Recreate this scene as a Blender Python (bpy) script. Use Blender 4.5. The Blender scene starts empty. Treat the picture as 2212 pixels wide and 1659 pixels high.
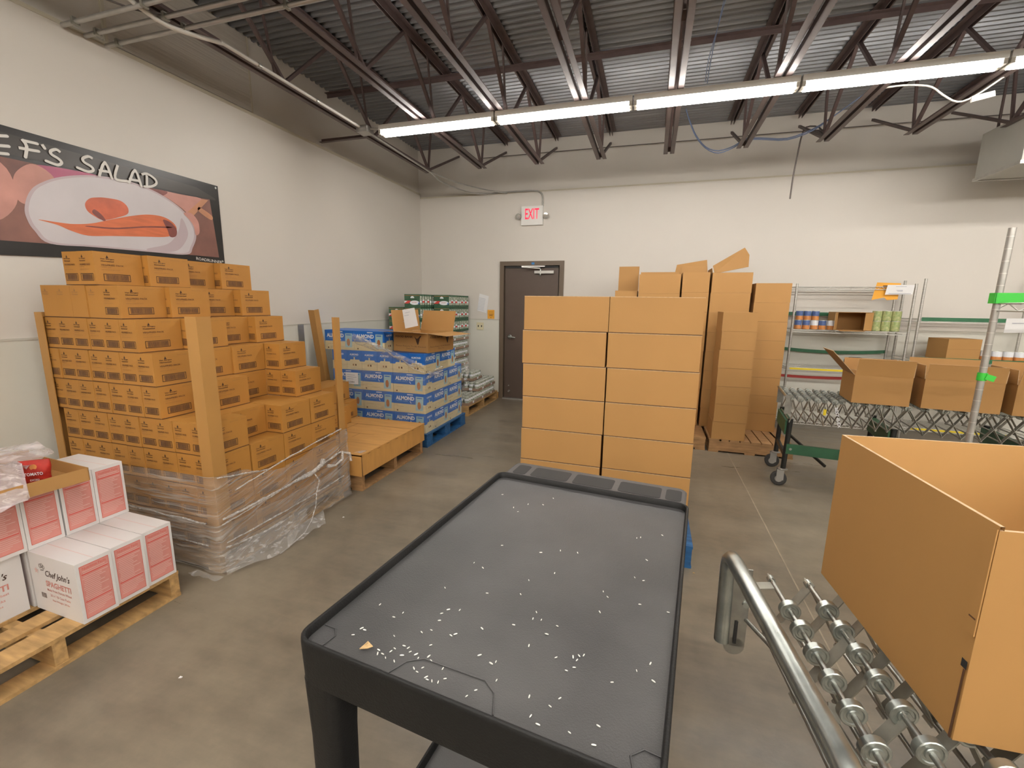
import bpy, math, random
from mathutils import Vector, Matrix, noise
random.seed(7)
S = bpy.context.scene
COL = S.collection
# ------------------------------------------------------------------ camera
cam_d = bpy.data.cameras.new('camera'); cam = bpy.data.objects.new('camera', cam_d); COL.objects.link(cam)
cam_d.sensor_width = 36.0; cam_d.lens = 15.5789; cam_d.clip_start = 0.02
Rm = Matrix(((0.95487384, -0.06634969, 0.28950591), (0.29667271, 0.16651002, -0.94035085), (0.01418635, 0.98380493, 0.1786802)))
cam.matrix_world = Matrix.Translation((0, 0, 1.53)) @ Rm.to_4x4()
S.camera = cam
# ------------------------------------------------------------------ world / exposure
w = bpy.data.worlds.new('world'); S.world = w; w.use_nodes = True
w.node_tree.nodes['Background'].inputs[0].default_value = (0.9, 0.87, 0.82, 1)
w.node_tree.nodes['Background'].inputs[1].default_value = 0.15
S.view_settings.view_transform = 'Standard'; S.view_settings.look = 'None'
S.view_settings.exposure = 0.76; S.view_settings.gamma = 1.0
try: S.view_settings.use_curve_mapping = False
except Exception: pass
S.cycles.max_bounces = 8; S.cycles.transparent_max_bounces = 16; S.cycles.caustics_reflective = False; S.cycles.caustics_refractive = False
S.cycles.sample_clamp_indirect = 4.0
LAMP = 26.0          # strength of every fluorescent tube

# ------------------------------------------------------------------ materials
def mat(name, col, rough=0.6, metal=0.0, n=0.0, ns=6.0, col2=None, bump=0.0, bs=60.0, stretch=(1, 1, 1), emit=0.0, spec=0.5, rvar=0.0, det=4):
    m = bpy.data.materials.new(name); m.use_nodes = True; nt = m.node_tree; b = nt.nodes['Principled BSDF']
    b.inputs['Base Color'].default_value = (*col, 1); b.inputs['Roughness'].default_value = rough; b.inputs['Metallic'].default_value = metal
    b.inputs['Specular IOR Level'].default_value = spec
    tc = nt.nodes.new('ShaderNodeTexCoord'); mp = nt.nodes.new('ShaderNodeMapping'); nt.links.new(tc.outputs['Object'], mp.inputs[0]); mp.inputs['Scale'].default_value = stretch
    if n > 0 or col2:
        t = nt.nodes.new('ShaderNodeTexNoise'); t.inputs['Scale'].default_value = ns; t.inputs['Detail'].default_value = det; nt.links.new(mp.outputs[0], t.inputs[0])
        r = nt.nodes.new('ShaderNodeValToRGB'); r.color_ramp.elements[0].position = 0.3; r.color_ramp.elements[1].position = 0.72
        c2 = col2 or tuple(c * (1 - n) for c in col); r.color_ramp.elements[0].color = (*c2, 1); r.color_ramp.elements[1].color = (*col, 1)
        nt.links.new(t.outputs[0], r.inputs[0]); nt.links.new(r.outputs[0], b.inputs['Base Color'])
        if rvar:
            mr = nt.nodes.new('ShaderNodeMapRange'); mr.inputs['To Min'].default_value = rough - rvar; mr.inputs['To Max'].default_value = rough + rvar
            nt.links.new(t.outputs[0], mr.inputs[0]); nt.links.new(mr.outputs[0], b.inputs['Roughness'])
    if bump:
        t2 = nt.nodes.new('ShaderNodeTexNoise'); t2.inputs['Scale'].default_value = bs; nt.links.new(mp.outputs[0], t2.inputs[0])
        bp = nt.nodes.new('ShaderNodeBump'); bp.inputs['Strength'].default_value = bump; bp.inputs['Distance'].default_value = 0.01
        nt.links.new(t2.outputs[0], bp.inputs['Height']); nt.links.new(bp.outputs[0], b.inputs['Normal'])
    if emit:
        b.inputs['Emission Color'].default_value = (*col, 1); b.inputs['Emission Strength'].default_value = emit
    return m
M = {}
M['wall'] = mat('wall_paint', (0.70, 0.66, 0.60), 0.42, n=0.05, ns=0.7, bump=0.05, bs=9)
M['wall_low'] = mat('lower_wall_panel', (0.69, 0.68, 0.605), 0.38, n=0.04, ns=1.2, bump=0.05, bs=12)
M['trimw'] = mat('panel_trim', (0.56, 0.54, 0.47), 0.4)
M['ledge'] = mat('ledge_paint', (0.62, 0.57, 0.45), 0.6, n=0.15, ns=3)
M['ribp'] = mat('ribbed_panel_paint', (0.55, 0.51, 0.45), 0.5, bump=0.5, bs=60, stretch=(1, 0.02, 1))
M['floorc'] = mat('floor_placeholder', (0.2, 0.2, 0.2), 0.5)
M['joint'] = mat('floor_joint_filler', (0.36, 0.30, 0.22), 0.6, n=0.3, ns=9)
M['deck'] = mat('galvanised_deck', (0.30, 0.31, 0.33), 0.34, 0.75, n=0.25, ns=3, stretch=(0.3, 3, 1))
M['joist'] = mat('brown_joist_paint', (0.125, 0.085, 0.08), 0.45, n=0.25, ns=9)
M['galv'] = mat('galvanised_steel', (0.52, 0.51, 0.48), 0.38, 0.7, n=0.2, ns=10)
M['duct'] = mat('sheet_metal_grey', (0.50, 0.50, 0.46), 0.5, 0.25, n=0.1, ns=3)
M['chrome'] = mat('zinc_chrome', (0.55, 0.59, 0.56), 0.30, 0.9, n=0.35, ns=18, rvar=0.06)
M['rodm'] = mat('dull_zinc', (0.42, 0.42, 0.39), 0.36, 0.9, n=0.25, ns=30)
M['strap'] = mat('dark_zinc_strap', (0.40, 0.39, 0.335), 0.5, 0.55, n=0.3, ns=18)
M['wire'] = mat('chrome_wire', (0.66, 0.65, 0.61), 0.35, 0.7)
M['white'] = mat('white_enamel', (0.8, 0.79, 0.76), 0.4)
M['ivory'] = mat('ivory_plastic', (0.68, 0.62, 0.42), 0.4)
M['tube'] = mat('fluorescent_tube', (1.0, 0.95, 0.885), 0.4, emit=LAMP)
M['socket'] = mat('lamp_socket', (0.45, 0.42, 0.36), 0.5)
M['door'] = mat('brown_door_paint', (0.098, 0.068, 0.052), 0.45, n=0.15, ns=2)
M['frame'] = mat('brown_frame_paint', (0.135, 0.098, 0.066), 0.45)
M['dark'] = mat('dark_gap', (0.02, 0.02, 0.02), 0.7)
M['cbS'] = mat('small_carton_board', (0.44, 0.205, 0.038), 0.62, n=0.10, ns=2.5, bump=0.03, bs=40)
M['cbT'] = mat('tray_board', (0.60, 0.31, 0.085), 0.6, n=0.16, ns=5, stretch=(1, 4, 1))
M['cbG'] = mat('kraft_board', (0.425, 0.226, 0.072), 0.7, n=0.08, ns=2, bump=0.03, bs=30)
M['cbI'] = mat('kraft_board_inside', (0.50, 0.285, 0.10), 0.7, n=0.08, ns=2)
M['edge'] = mat('kraft_cut_edge', (0.66, 0.47, 0.28), 0.8, n=0.3, ns=60)
M['board'] = mat('corner_board_kraft', (0.44, 0.23, 0.065), 0.55, n=0.1, ns=3)
M['ink'] = mat('black_print', (0.05, 0.022, 0.012), 0.6)
M['inkl'] = mat('faded_print', (0.26, 0.13, 0.045), 0.6)
M['ink2'] = mat('brown_print', (0.13, 0.055, 0.02), 0.6)
M['inkb'] = mat('barcode_print', (0.12, 0.06, 0.03), 0.6)
M['seam'] = mat('carton_seam', (0.10, 0.042, 0.016), 0.8)
M['wood'] = mat('pallet_wood', (0.60, 0.37, 0.15), 0.65, n=0.45, ns=7, stretch=(1, 6, 6))
M['woodd'] = mat('old_pallet_wood', (0.42, 0.235, 0.10), 0.7, n=0.45, ns=7, stretch=(1, 6, 6))
M['woodb'] = mat('blue_painted_wood', (0.025, 0.14, 0.36), 0.6, n=0.5, ns=9, stretch=(1, 4, 4))
M['wbox'] = mat('white_carton_board', (0.74, 0.72, 0.71), 0.55, n=0.05, ns=4)
M['redp'] = mat('pale_red_print', (0.72, 0.30, 0.26), 0.6, n=0.2, ns=9)
M['reds'] = mat('strong_red_print', (0.62, 0.09, 0.07), 0.6)
M['redt'] = mat('pink_print_lines', (0.74, 0.50, 0.47), 0.6)
M['ablue'] = mat('bright_blue_print', (0.012, 0.155, 0.60), 0.38, n=0.1, ns=5)
M['acream'] = mat('cream_print', (0.70, 0.61, 0.38), 0.45, n=0.08, ns=8)
M['awhite'] = mat('white_print', (0.80, 0.82, 0.85), 0.5)
M['apale'] = mat('pale_blue_print', (0.36, 0.56, 0.62), 0.45)
M['anut'] = mat('almond_print', (0.42, 0.17, 0.06), 0.5)
M['green'] = mat('green_can_print', (0.05, 0.13, 0.07), 0.45, n=0.4, ns=20)
M['grnw'] = mat('green_white_can', (0.66, 0.66, 0.58), 0.35, col2=(0.10, 0.16, 0.09), ns=42)
M['tin'] = mat('can_tin', (0.62, 0.63, 0.57), 0.4, 0.55, n=0.3, ns=20)
M['traygrey'] = mat('grey_brown_tray', (0.36, 0.25, 0.18), 0.6, n=0.2, ns=9)
M['redc'] = mat('red_print', (0.60, 0.06, 0.05), 0.5)
M['bluec'] = mat('blue_print', (0.05, 0.15, 0.45), 0.5)
M['plastic'] = mat('black_structural_plastic', (0.010, 0.010, 0.010), 0.52, n=0.2, ns=5, bump=0.10, bs=240, spec=0.3)
M['plastop'] = mat('worn_black_plastic_top', (0.082, 0.080, 0.080), 0.42, col2=(0.030, 0.030, 0.031), ns=2.6, bump=0.14, bs=420, rvar=0.07)
M['blk'] = mat('black_steel', (0.015, 0.016, 0.015), 0.4, 0.2)
M['rubber'] = mat('grey_rubber', (0.035, 0.034, 0.032), 0.7)
M['grncv'] = mat('green_enamel', (0.022, 0.10, 0.045), 0.45, n=0.3, ns=9)
M['grntape'] = mat('bright_green_tape', (0.04, 0.50, 0.045), 0.45)
M['grnstrip'] = mat('dark_green_strip', (0.02, 0.145, 0.06), 0.4, n=0.3, ns=8)
M['yel'] = mat('yellow_tape', (0.75, 0.58, 0.02), 0.5)
M['redst'] = mat('red_strip', (0.38, 0.03, 0.025), 0.5)
M['paper'] = mat('white_paper', (0.80, 0.80, 0.80), 0.7)
M['papert'] = mat('paper_grey_print', (0.42, 0.43, 0.50), 0.7)
M['orange'] = mat('orange_paper', (0.80, 0.38, 0.04), 0.7)
M['exitr'] = mat('exit_red', (0.85, 0.02, 0.07), 0.5, emit=0.5)
M['rice'] = mat('rice_grain', (0.85, 0.84, 0.78), 0.45)
M['crumb'] = mat('tan_crumb', (0.62, 0.42, 0.20), 0.7, n=0.3, ns=90)
M['bcable'] = mat('blue_cable', (0.20, 0.26, 0.42), 0.5)
M['wcable'] = mat('white_cable', (0.66, 0.64, 0.60), 0.5)
M['dcable'] = mat('grey_brown_cable', (0.12, 0.10, 0.09), 0.5)
M['tape'] = mat('blue_tape', (0.03, 0.2, 0.5), 0.5)
M['bagblue'] = mat('pale_blue_bag', (0.40, 0.58, 0.68), 0.35, n=0.2, ns=12)
M['banblk'] = mat('banner_black_vinyl', (0.018, 0.016, 0.015), 0.28, n=0.3, ns=3, bump=0.25, bs=4)
M['bangrey'] = mat('banner_charcoal', (0.050, 0.043, 0.038), 0.3, n=0.2, ns=5)
M['banplate'] = mat('banner_plate', (0.66, 0.62, 0.64), 0.32, n=0.10, ns=3)
M['banrim'] = mat('banner_plate_rim', (0.56, 0.46, 0.49), 0.32, n=0.1, ns=3)
M['bancar'] = mat('banner_carrot', (0.74, 0.185, 0.07), 0.35, n=0.25, ns=14, stretch=(1, 0.5, 3))
M['bantom'] = mat('banner_tomato', (0.70, 0.155, 0.07), 0.35, n=0.3, ns=12)
M['bandk'] = mat('banner_dark_red', (0.24, 0.06, 0.05), 0.35, n=0.3, ns=20)
M['banskin'] = mat('banner_skin', (0.62, 0.30, 0.25), 0.35, n=0.25, ns=6)
M['banpink'] = mat('banner_pink', (0.50, 0.13, 0.23), 0.35, n=0.2, ns=4)
M['banbr'] = mat('banner_brown', (0.28, 0.125, 0.095), 0.35, col2=(0.15, 0.07, 0.06), ns=4)
M['banor'] = mat('banner_orange', (0.62, 0.29, 0.16), 0.35, n=0.2, ns=8)
M['banwht'] = mat('banner_lettering', (0.72, 0.70, 0.66), 0.4)
M['pouch'] = mat('red_pouch', (0.48, 0.03, 0.02), 0.3, n=0.5, ns=28)
M['lcan_o'] = mat('orange_label', (0.66, 0.27, 0.08), 0.4, n=0.2, ns=40)
M['lcan_b'] = mat('blue_label', (0.10, 0.17, 0.40), 0.4, n=0.4, ns=40)
M['lcan_y'] = mat('cream_green_label', (0.55, 0.52, 0.26), 0.4, col2=(0.20, 0.30, 0.10), ns=38)

def floor_material():
    m = M['floorc']; m.name = 'polished_concrete'; nt = m.node_tree; b = nt.nodes['Principled BSDF']
    tc = nt.nodes.new('ShaderNodeTexCoord')
    def noise_(sc, det, stretch=(1, 1, 1), rot=0):
        mp = nt.nodes.new('ShaderNodeMapping'); mp.inputs['Scale'].default_value = stretch; mp.inputs['Rotation'].default_value = (0, 0, rot)
        nt.links.new(tc.outputs['Object'], mp.inputs[0])
        t = nt.nodes.new('ShaderNodeTexNoise'); t.inputs['Scale'].default_value = sc; t.inputs['Detail'].default_value = det; t.inputs['Roughness'].default_value = 0.62
        nt.links.new(mp.outputs[0], t.inputs[0]); return t
    a = noise_(1.1, 6); c = noise_(9, 8); s = noise_(2.4, 6, (0.45, 2.6, 1), 0.7)
    r = nt.nodes.new('ShaderNodeValToRGB'); r.color_ramp.elements[0].position = 0.32; r.color_ramp.elements[1].position = 0.70
    r.color_ramp.elements[0].color = (0.098, 0.084, 0.064, 1); r.color_ramp.elements[1].color = (0.30, 0.25, 0.182, 1)
    mx = nt.nodes.new('ShaderNodeMath'); mx.operation = 'MULTIPLY_ADD'; mx.inputs[1].default_value = 0.45
    ad = nt.nodes.new('ShaderNodeMath'); ad.operation = 'MULTIPLY'; ad.inputs[1].default_value = 0.35
    nt.links.new(a.outputs[0], mx.inputs[0]); nt.links.new(s.outputs[0], ad.inputs[0]); nt.links.new(ad.outputs[0], mx.inputs[2])
    m2 = nt.nodes.new('ShaderNodeMath'); m2.operation = 'MULTIPLY_ADD'; m2.inputs[1].default_value = 0.20
    nt.links.new(c.outputs[0], m2.inputs[0]); nt.links.new(mx.outputs[0], m2.inputs[2])
    nt.links.new(m2.outputs[0], r.inputs[0]); nt.links.new(r.outputs[0], b.inputs['Base Color'])
    mr = nt.nodes.new('ShaderNodeMapRange'); mr.inputs['From Min'].default_value = 0.3; mr.inputs['From Max'].default_value = 0.7
    mr.inputs['To Min'].default_value = 0.26; mr.inputs['To Max'].default_value = 0.46
    nt.links.new(s.outputs[0], mr.inputs[0]); nt.links.new(mr.outputs[0], b.inputs['Roughness'])
    bp = nt.nodes.new('ShaderNodeBump'); bp.inputs['Strength'].default_value = 0.08; bp.inputs['Distance'].default_value = 0.02
    nt.links.new(c.outputs[0], bp.inputs['Height']); nt.links.new(bp.outputs[0], b.inputs['Normal'])
floor_material()

def film(name, base=0.12, streak=0.55, sc=(1, 1, 14), scale=4.0, tint=(0.80, 0.78, 0.75), tilt=0):
    m = bpy.data.materials.new(name); m.use_nodes = True; nt = m.node_tree; b = nt.nodes['Principled BSDF']
    b.inputs['Base Color'].default_value = (*tint, 1); b.inputs['Roughness'].default_value = 0.14; b.inputs['Specular IOR Level'].default_value = 0.9
    tc = nt.nodes.new('ShaderNodeTexCoord'); mp = nt.nodes.new('ShaderNodeMapping'); mp.inputs['Scale'].default_value = sc
    m0 = nt.nodes.new('ShaderNodeMapping'); m0.inputs['Rotation'].default_value = (math.radians(-tilt), 0, 0); nt.links.new(tc.outputs['Object'], m0.inputs[0])
    nt.links.new(m0.outputs[0], mp.inputs[0])
    t = nt.nodes.new('ShaderNodeTexNoise'); t.inputs['Scale'].default_value = scale; t.inputs['Detail'].default_value = 6; t.inputs['Distortion'].default_value = 0.6
    nt.links.new(mp.outputs[0], t.inputs[0])
    mr = nt.nodes.new('ShaderNodeMapRange'); mr.inputs['From Min'].default_value = 0.5; mr.inputs['From Max'].default_value = 0.78
    mr.inputs['To Min'].default_value = base; mr.inputs['To Max'].default_value = streak
    nt.links.new(t.outputs[0], mr.inputs[0]); nt.links.new(mr.outputs[0], b.inputs['Alpha'])
    bp = nt.nodes.new('ShaderNodeBump'); bp.inputs['Strength'].default_value = 0.7; bp.inputs['Distance'].default_value = 0.02
    nt.links.new(t.outputs[0], bp.inputs['Height']); nt.links.new(bp.outputs[0], b.inputs['Normal'])
    return m
M['film'] = film('stretch_film', 0.24, 0.72, (0.8, 0.8, 22), 3.2, (0.62, 0.58, 0.53), 14)
M['film2'] = film('loose_stretch_film', 0.22, 0.8, (3, 3, 9), 6)
M['film3'] = film('thin_stretch_film', 0.07, 0.30, (1, 1, 5), 5)
M['film4'] = film('tray_film_cover', 0.42, 0.9, (3, 3, 9), 6, (0.80, 0.74, 0.76))
M['filmw'] = film('bunched_white_film', 0.35, 0.9, (4, 4, 4), 9, (0.74, 0.72, 0.69))
M['lens'] = mat('emergency_lamp_glass', (0.55, 0.54, 0.50), 0.15, 0.5)

# ------------------------------------------------------------------ mesh building
_txt = {}
def text_mesh(s, shear=0.0, bold=0.0, space=1.0):
    k = (s, shear, bold, space)
    if k in _txt: return _txt[k]
    cu = bpy.data.curves.new('t', 'FONT'); cu.body = s; cu.size = 1.0; cu.shear = shear; cu.offset = bold; cu.space_character = space; cu.resolution_u = 2
    o = bpy.data.objects.new('t', cu); COL.objects.link(o)
    dg = bpy.context.evaluated_depsgraph_get(); me = bpy.data.meshes.new_from_object(o.evaluated_get(dg))
    vs = [v.co.copy() for v in me.vertices]; fs = [tuple(p.vertices) for p in me.polygons]
    bpy.data.objects.remove(o); bpy.data.curves.remove(cu); bpy.data.meshes.remove(me)
    x0 = min(v.x for v in vs); x1 = max(v.x for v in vs); y0 = min(v.y for v in vs); y1 = max(v.y for v in vs)
    _txt[k] = (vs, fs, x0, x1, y0, y1); return _txt[k]
CUBE = [(0, 3, 2, 1), (4, 5, 6, 7), (0, 1, 5, 4), (1, 2, 6, 5), (2, 3, 7, 6), (3, 0, 4, 7)]
class MB:
    def __init__(s): s.v = []; s.f = []; s.m = []; s.s = []; s.mats = []
    def mi(s, m):
        if m not in s.mats: s.mats.append(m)
        return s.mats.index(m)
    def add(s, vs, fs, m, smooth=False):
        o = len(s.v); s.v += [Vector(v) for v in vs]; k = s.mi(m)
        for f in fs: s.f.append(tuple(i + o for i in f)); s.m.append(k); s.s.append(smooth)
        return s
    def box(s, lo, hi, m):
        x0, y0, z0 = lo; x1, y1, z1 = hi
        return s.add([(x0, y0, z0), (x1, y0, z0), (x1, y1, z0), (x0, y1, z0), (x0, y0, z1), (x1, y0, z1), (x1, y1, z1), (x0, y1, z1)], CUBE, m)
    def obox(s, c, size, m, rot=None):
        a, b, d = [q / 2 for q in size]; R = rot or Matrix.Identity(3); c = Vector(c)
        P = [(-a, -b, -d), (a, -b, -d), (a, b, -d), (-a, b, -d), (-a, -b, d), (a, -b, d), (a, b, d), (-a, b, d)]
        return s.add([c + R @ Vector(p) for p in P], CUBE, m)
    def bar(s, p0, p1, w, h, m, up=(0, 0, 1)):
        p0 = Vector(p0); p1 = Vector(p1); d = p1 - p0; L = d.length; d.normalize(); u = Vector(up)
        x = d.cross(u)
        if x.length < 1e-4: x = d.cross(Vector((1, 0, 0)))
        x.normalize(); z = x.cross(d)
        R = Matrix((x, d, z)).transposed(); return s.obox((p0 + p1) / 2, (w, L, h), m, R)
    def slab(s, pts, t, m, m_edge=None):          # planar polygon with thickness t along its normal
        P = [Vector(p) for p in pts]; n = (P[1] - P[0]).cross(P[2] - P[0]).normalized() * t; k = len(P)
        s.add(P, [tuple(range(k))[::-1]], m); s.add([p + n for p in P], [tuple(range(k))], m)
        s.add(P + [p + n for p in P], [(i, (i + 1) % k, k + (i + 1) % k, k + i) for i in range(k)], m_edge or m); return s
    def quad(s, pts, m): return s.add(pts, [tuple(range(len(pts)))], m)
    def tube(s, path, r, m, seg=8, cap=True):
        P = [Vector(p) for p in path]; n = len(P); rs = r if isinstance(r, (list, tuple)) else [r] * n
        vs = []; fs = []; t0 = (P[1] - P[0]).normalized(); a = t0.orthogonal().normalized()
        for i in range(n):
            t = (P[min(i + 1, n - 1)] - P[max(i - 1, 0)]).normalized(); a = (a - t * a.dot(t)).normalized(); b = t.cross(a)
            for k in range(seg):
                an = 2 * math.pi * k / seg; vs.append(P[i] + (a * math.cos(an) + b * math.sin(an)) * rs[i])
        for i in range(n - 1):
            for k in range(seg):
                k2 = (k + 1) % seg; fs.append((i * seg + k, i * seg + k2, (i + 1) * seg + k2, (i + 1) * seg + k))
        s.add(vs, fs, m, True)
        if cap: s.add(vs[:seg], [tuple(range(seg))[::-1]], m); s.add(vs[-seg:], [tuple(range(seg))], m)
        return s
    def loft(s, loops, m, c0=True, c1=True, smooth=False, mcap=None):
        n = len(loops[0]); vs = [p for l in loops for p in l]; fs = []
        for i in range(len(loops) - 1):
            for k in range(n):
                k2 = (k + 1) % n; fs.append((i * n + k, i * n + k2, (i + 1) * n + k2, (i + 1) * n + k))
        s.add(vs, fs, m, smooth)
        if c0: s.add(loops[0], [tuple(range(n))[::-1]], m)
        if c1: s.add(loops[-1], [tuple(range(n))], mcap or m)
        return s
    def lathe(s, c, axis, prof, m, seg=14, smooth=True, mats=None):   # prof: list of (distance along axis, radius)
        c = Vector(c); ax = Vector(axis).normalized(); a = ax.orthogonal().normalized(); b = ax.cross(a); n = len(prof)
        loops = [[c + ax * d + (a * math.cos(2 * math.pi * k / seg) + b * math.sin(2 * math.pi * k / seg)) * max(r, 1e-4) for k in range(seg)] for d, r in prof]
        for i in range(n - 1):
            mm = mats[i] if mats else m
            s.add(loops[i] + loops[i + 1], [(k, (k + 1) % seg, seg + (k + 1) % seg, seg + k) for k in range(seg)], mm, smooth)
        s.add(loops[0], [tuple(range(seg))[::-1]], mats[0] if mats else m); s.add(loops[-1], [tuple(range(seg))], mats[-1] if mats else m); return s
    def text(s, t, o, xd, yd, h, m, width=None, anchor='l', shear=0.0, bold=0.0, space=1.0):
        vs, fs, x0, x1, y0, y1 = text_mesh(t, shear, bold, space); xd = Vector(xd); yd = Vector(yd); o = Vector(o)
        ky = h / (y1 - y0); kx = (width / (x1 - x0)) if width else ky; W = (x1 - x0) * kx
        off = 0 if anchor == 'l' else (-W / 2 if anchor == 'c' else -W)
        return s.add([o + xd * ((v.x - x0) * kx + off) + yd * ((v.y - y0) * ky) for v in vs], fs, m)
    def mesh(s, name):
        me = bpy.data.meshes.new(name); me.from_pydata(s.v, [], s.f)
        for m in s.mats: me.materials.append(M[m])
        me.polygons.foreach_set('material_index', s.m); me.polygons.foreach_set('use_smooth', s.s); me.update(); return me
    def build(s, name, parent=None, loc=(0, 0, 0), rz=0.0, rot=None):
        return place(s.mesh(name), name, parent, loc, rz, rot)
def place(me, name, parent=None, loc=(0, 0, 0), rz=0.0, rot=None):
    o = bpy.data.objects.new(name, me); COL.objects.link(o); o.location = loc; o.rotation_euler = rot or (0, 0, rz); o.parent = parent; return o
def tag(o, label, cat, group=None, kind=None):
    o['label'] = label; o['category'] = cat
    if group: o['group'] = group
    if kind: o['kind'] = kind
    return o
def thing(name, label, cat, loc=(0, 0, 0), rz=0.0, group=None):
    o = bpy.data.objects.new(name, None); o.empty_display_size = 0.05; COL.objects.link(o); o.location = loc; o.rotation_euler = (0, 0, rz)
    return tag(o, label, cat, group)
def struct(name, mb, label=None):
    o = mb.build(name); o['kind'] = 'structure'; o['label'] = label or name.replace('_', ' '); return o
def dup(root, loc, rz, label, group=None):
    r = root.copy(); COL.objects.link(r); r.location = loc; r.rotation_euler = (0, 0, rz); r['label'] = label
    if group: r['group'] = group
    for ch in list(root.children):
        c = ch.copy(); COL.objects.link(c); c.parent = r
        for g in list(ch.children):
            d = g.copy(); COL.objects.link(d); d.parent = c
    return r

ORD = ['zeroth', 'first', 'second', 'third', 'fourth', 'fifth', 'sixth', 'seventh', 'eighth', 'ninth', 'tenth', 'eleventh', 'twelfth']
# ================================================================== THE ROOM
XL, XR, YF, YB, ZD = -3.68, 8.4, -4.0, 6.77, 3.90
b = MB(); b.box((XL - .2, YF - .2, -.2), (XR + .2, YB + .2, 0), 'floorc')
b.box((0.872, YF, 0.0), (0.880, YB, 0.0008), 'joint'); struct('floor', b, 'dark polished concrete floor')
b = MB(); b.box((XL - .2, YF, 0), (XL - .05, YB + .2, 4.1), 'wall'); b.box((XL - .05, YF, 0), (XL, YB, 3.22), 'wall'); b.box((XL - .05, YF, 3.22), (XL + .004, YB, 3.245), 'ledge')
b.box((XL - .05, 2.45, 3.27), (XL - .035, 3.62, 3.9), 'ribp'); b.box((XL - .05, 2.43, 3.25), (XL - .03, 2.45, 3.9), 'ledge'); b.box((XL - .05, 3.62, 3.25), (XL - .03, 3.635, 3.9), 'ledge')
struct('wall_left', b, 'cream painted wall on the left')
b = MB(); b.box((XL - .049, YB + .05, 0), (-2.30, YB + .2, 4.1), 'wall'); b.box((-2.30, YB + .05, 2.17), (-1.29, YB + .2, 4.1), 'wall'); b.box((-1.29, YB + .05, 0), (XR, YB + .2, 4.1), 'wall')
b.box((XL, YB, 0), (-2.30, YB + .05, 3.18), 'wall'); b.box((-2.30, YB, 2.17), (-1.29, YB + .05, 3.18), 'wall'); b.box((-1.29, YB, 0), (XR, YB + .05, 3.18), 'wall')
b.box((-2.3, YB + .12, 0), (-1.29, YB + .2, 2.2), 'dark')
b.box((XL, YB - .002, 3.165), (XR, YB + .05, 3.185), 'ledge'); struct('wall_back', b, 'cream painted wall at the back')
b = MB(); b.box((XR, YF, 0), (XR + .15, YB, 4.1), 'wall'); struct('wall_right', b)
b = MB(); b.box((XL, YF - .15, 0), (XR, YF, 4.1), 'wall'); struct('wall_front', b)
b = MB(); b.box((XL, YF, 0), (XL + .012, YB - .001, 1.265), 'wall_low'); b.box((XL, YF, 1.265), (XL + .016, YB - .001, 1.278), 'trimw'); struct('trim_1', b, 'pale lower wall panel along the left wall')
b = MB(); b.box((XL + .013, YB - .012, 0), (-2.31, YB - .001, 1.265), 'wall_low'); b.box((XL + .017, YB - .016, 1.265), (-2.31, YB - .001, 1.278), 'trimw'); struct('trim_2', b, 'pale lower wall panel left of the brown door')
b = MB(); b.box((-1.28, YB - .012, 0), (XR - .01, YB - .001, 1.265), 'wall_low'); b.box((-1.28, YB - .016, 1.265), (XR - .01, YB - .001, 1.278), 'trimw'); struct('trim_3', b, 'pale lower wall panel right of the brown door')
b = MB(); b.box((-2.62, YB - .022, 0), (-2.31, YB - .013, .10), 'cbG'); struct('baseboard_back', b)
# corrugated deck
b = MB(); prof = []; y = YF; p = 0.0762
while y < YB + .1:
    prof += [(y, 0.0), (y + p * .30, 0.0), (y + p * .5, .026), (y + p * .80, .026)]; y += p
vs = []; fs = []
for i, (yy, zz) in enumerate(prof): vs += [(XL - .1, yy, ZD + zz), (XR + .1, yy, ZD + zz)]
for i in range(len(prof) - 1): fs.append((2 * i, 2 * i + 1, 2 * i + 3, 2 * i + 2))
b.add(vs, fs, 'deck'); b.box((XL - .2, YF - .2, 4.1), (XR + .2, YB + .2, 4.2), 'dark'); struct('ceiling', b, 'corrugated galvanised roof deck')

# door
b = MB()
b.box((-2.30, YB - .03, 0), (-2.235, YB + .10, 2.17), 'frame'); b.box((-1.355, YB - .03, 0), (-1.29, YB + .10, 2.17), 'frame'); b.box((-2.235, YB - .03, 2.105), (-1.355, YB + .10, 2.17), 'frame')
b.box((-2.235, YB + .04, 0), (-2.205, YB + .06, 2.105), 'frame'); b.box((-1.385, YB + .04, 0), (-1.355, YB + .06, 2.105), 'frame')
b.box((-1.79, YB - .034, 2.118), (-1.745, YB - .03, 2.150), 'tape')
fr = b.build('door_frame_placeholder'); fr.name = 'door_1'; fr['kind'] = 'structure'; fr['label'] = 'brown steel exit door in its frame'
b = MB(); b.box((-2.215, YB + .0, 0.02), (-1.375, YB + .038, 2.075), 'door'); b.box((-2.215, YB - .006, 2.068), (-1.375, YB + .01, 2.10), 'dark'); b.build('door_leaf', fr)
b = MB(); b.box((-2.23, YB - .06, 0), (-1.36, YB + .04, .018), 'galv'); b.build('threshold', fr)
b = MB(); b.lathe((-2.13, YB - .002, 1.01), (0, -1, 0), [(0, .032), (.012, .032), (.016, .026), (.05, .014), (.06, .013)], 'chrome')
b.tube([(-2.13, YB - .05, 1.01), (-2.10, YB - .055, 1.008), (-2.03, YB - .05, 1.0)], [.013, .012, .009], 'chrome'); b.build('door_handle', fr)
b = MB(); b.box((-1.74, YB - .05, 1.985), (-1.44, YB - .005, 2.025), 'galv'); b.lathe((-1.65, YB - .03, 1.955), (0, 0, 1), [(0, .012), (.02, .016), (.03, .016)], 'chrome')
b.lathe((-1.65, YB - .03, 2.025), (0, 0, 1), [(0, .016), (.02, .016), (.035, .010)], 'chrome')
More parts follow.
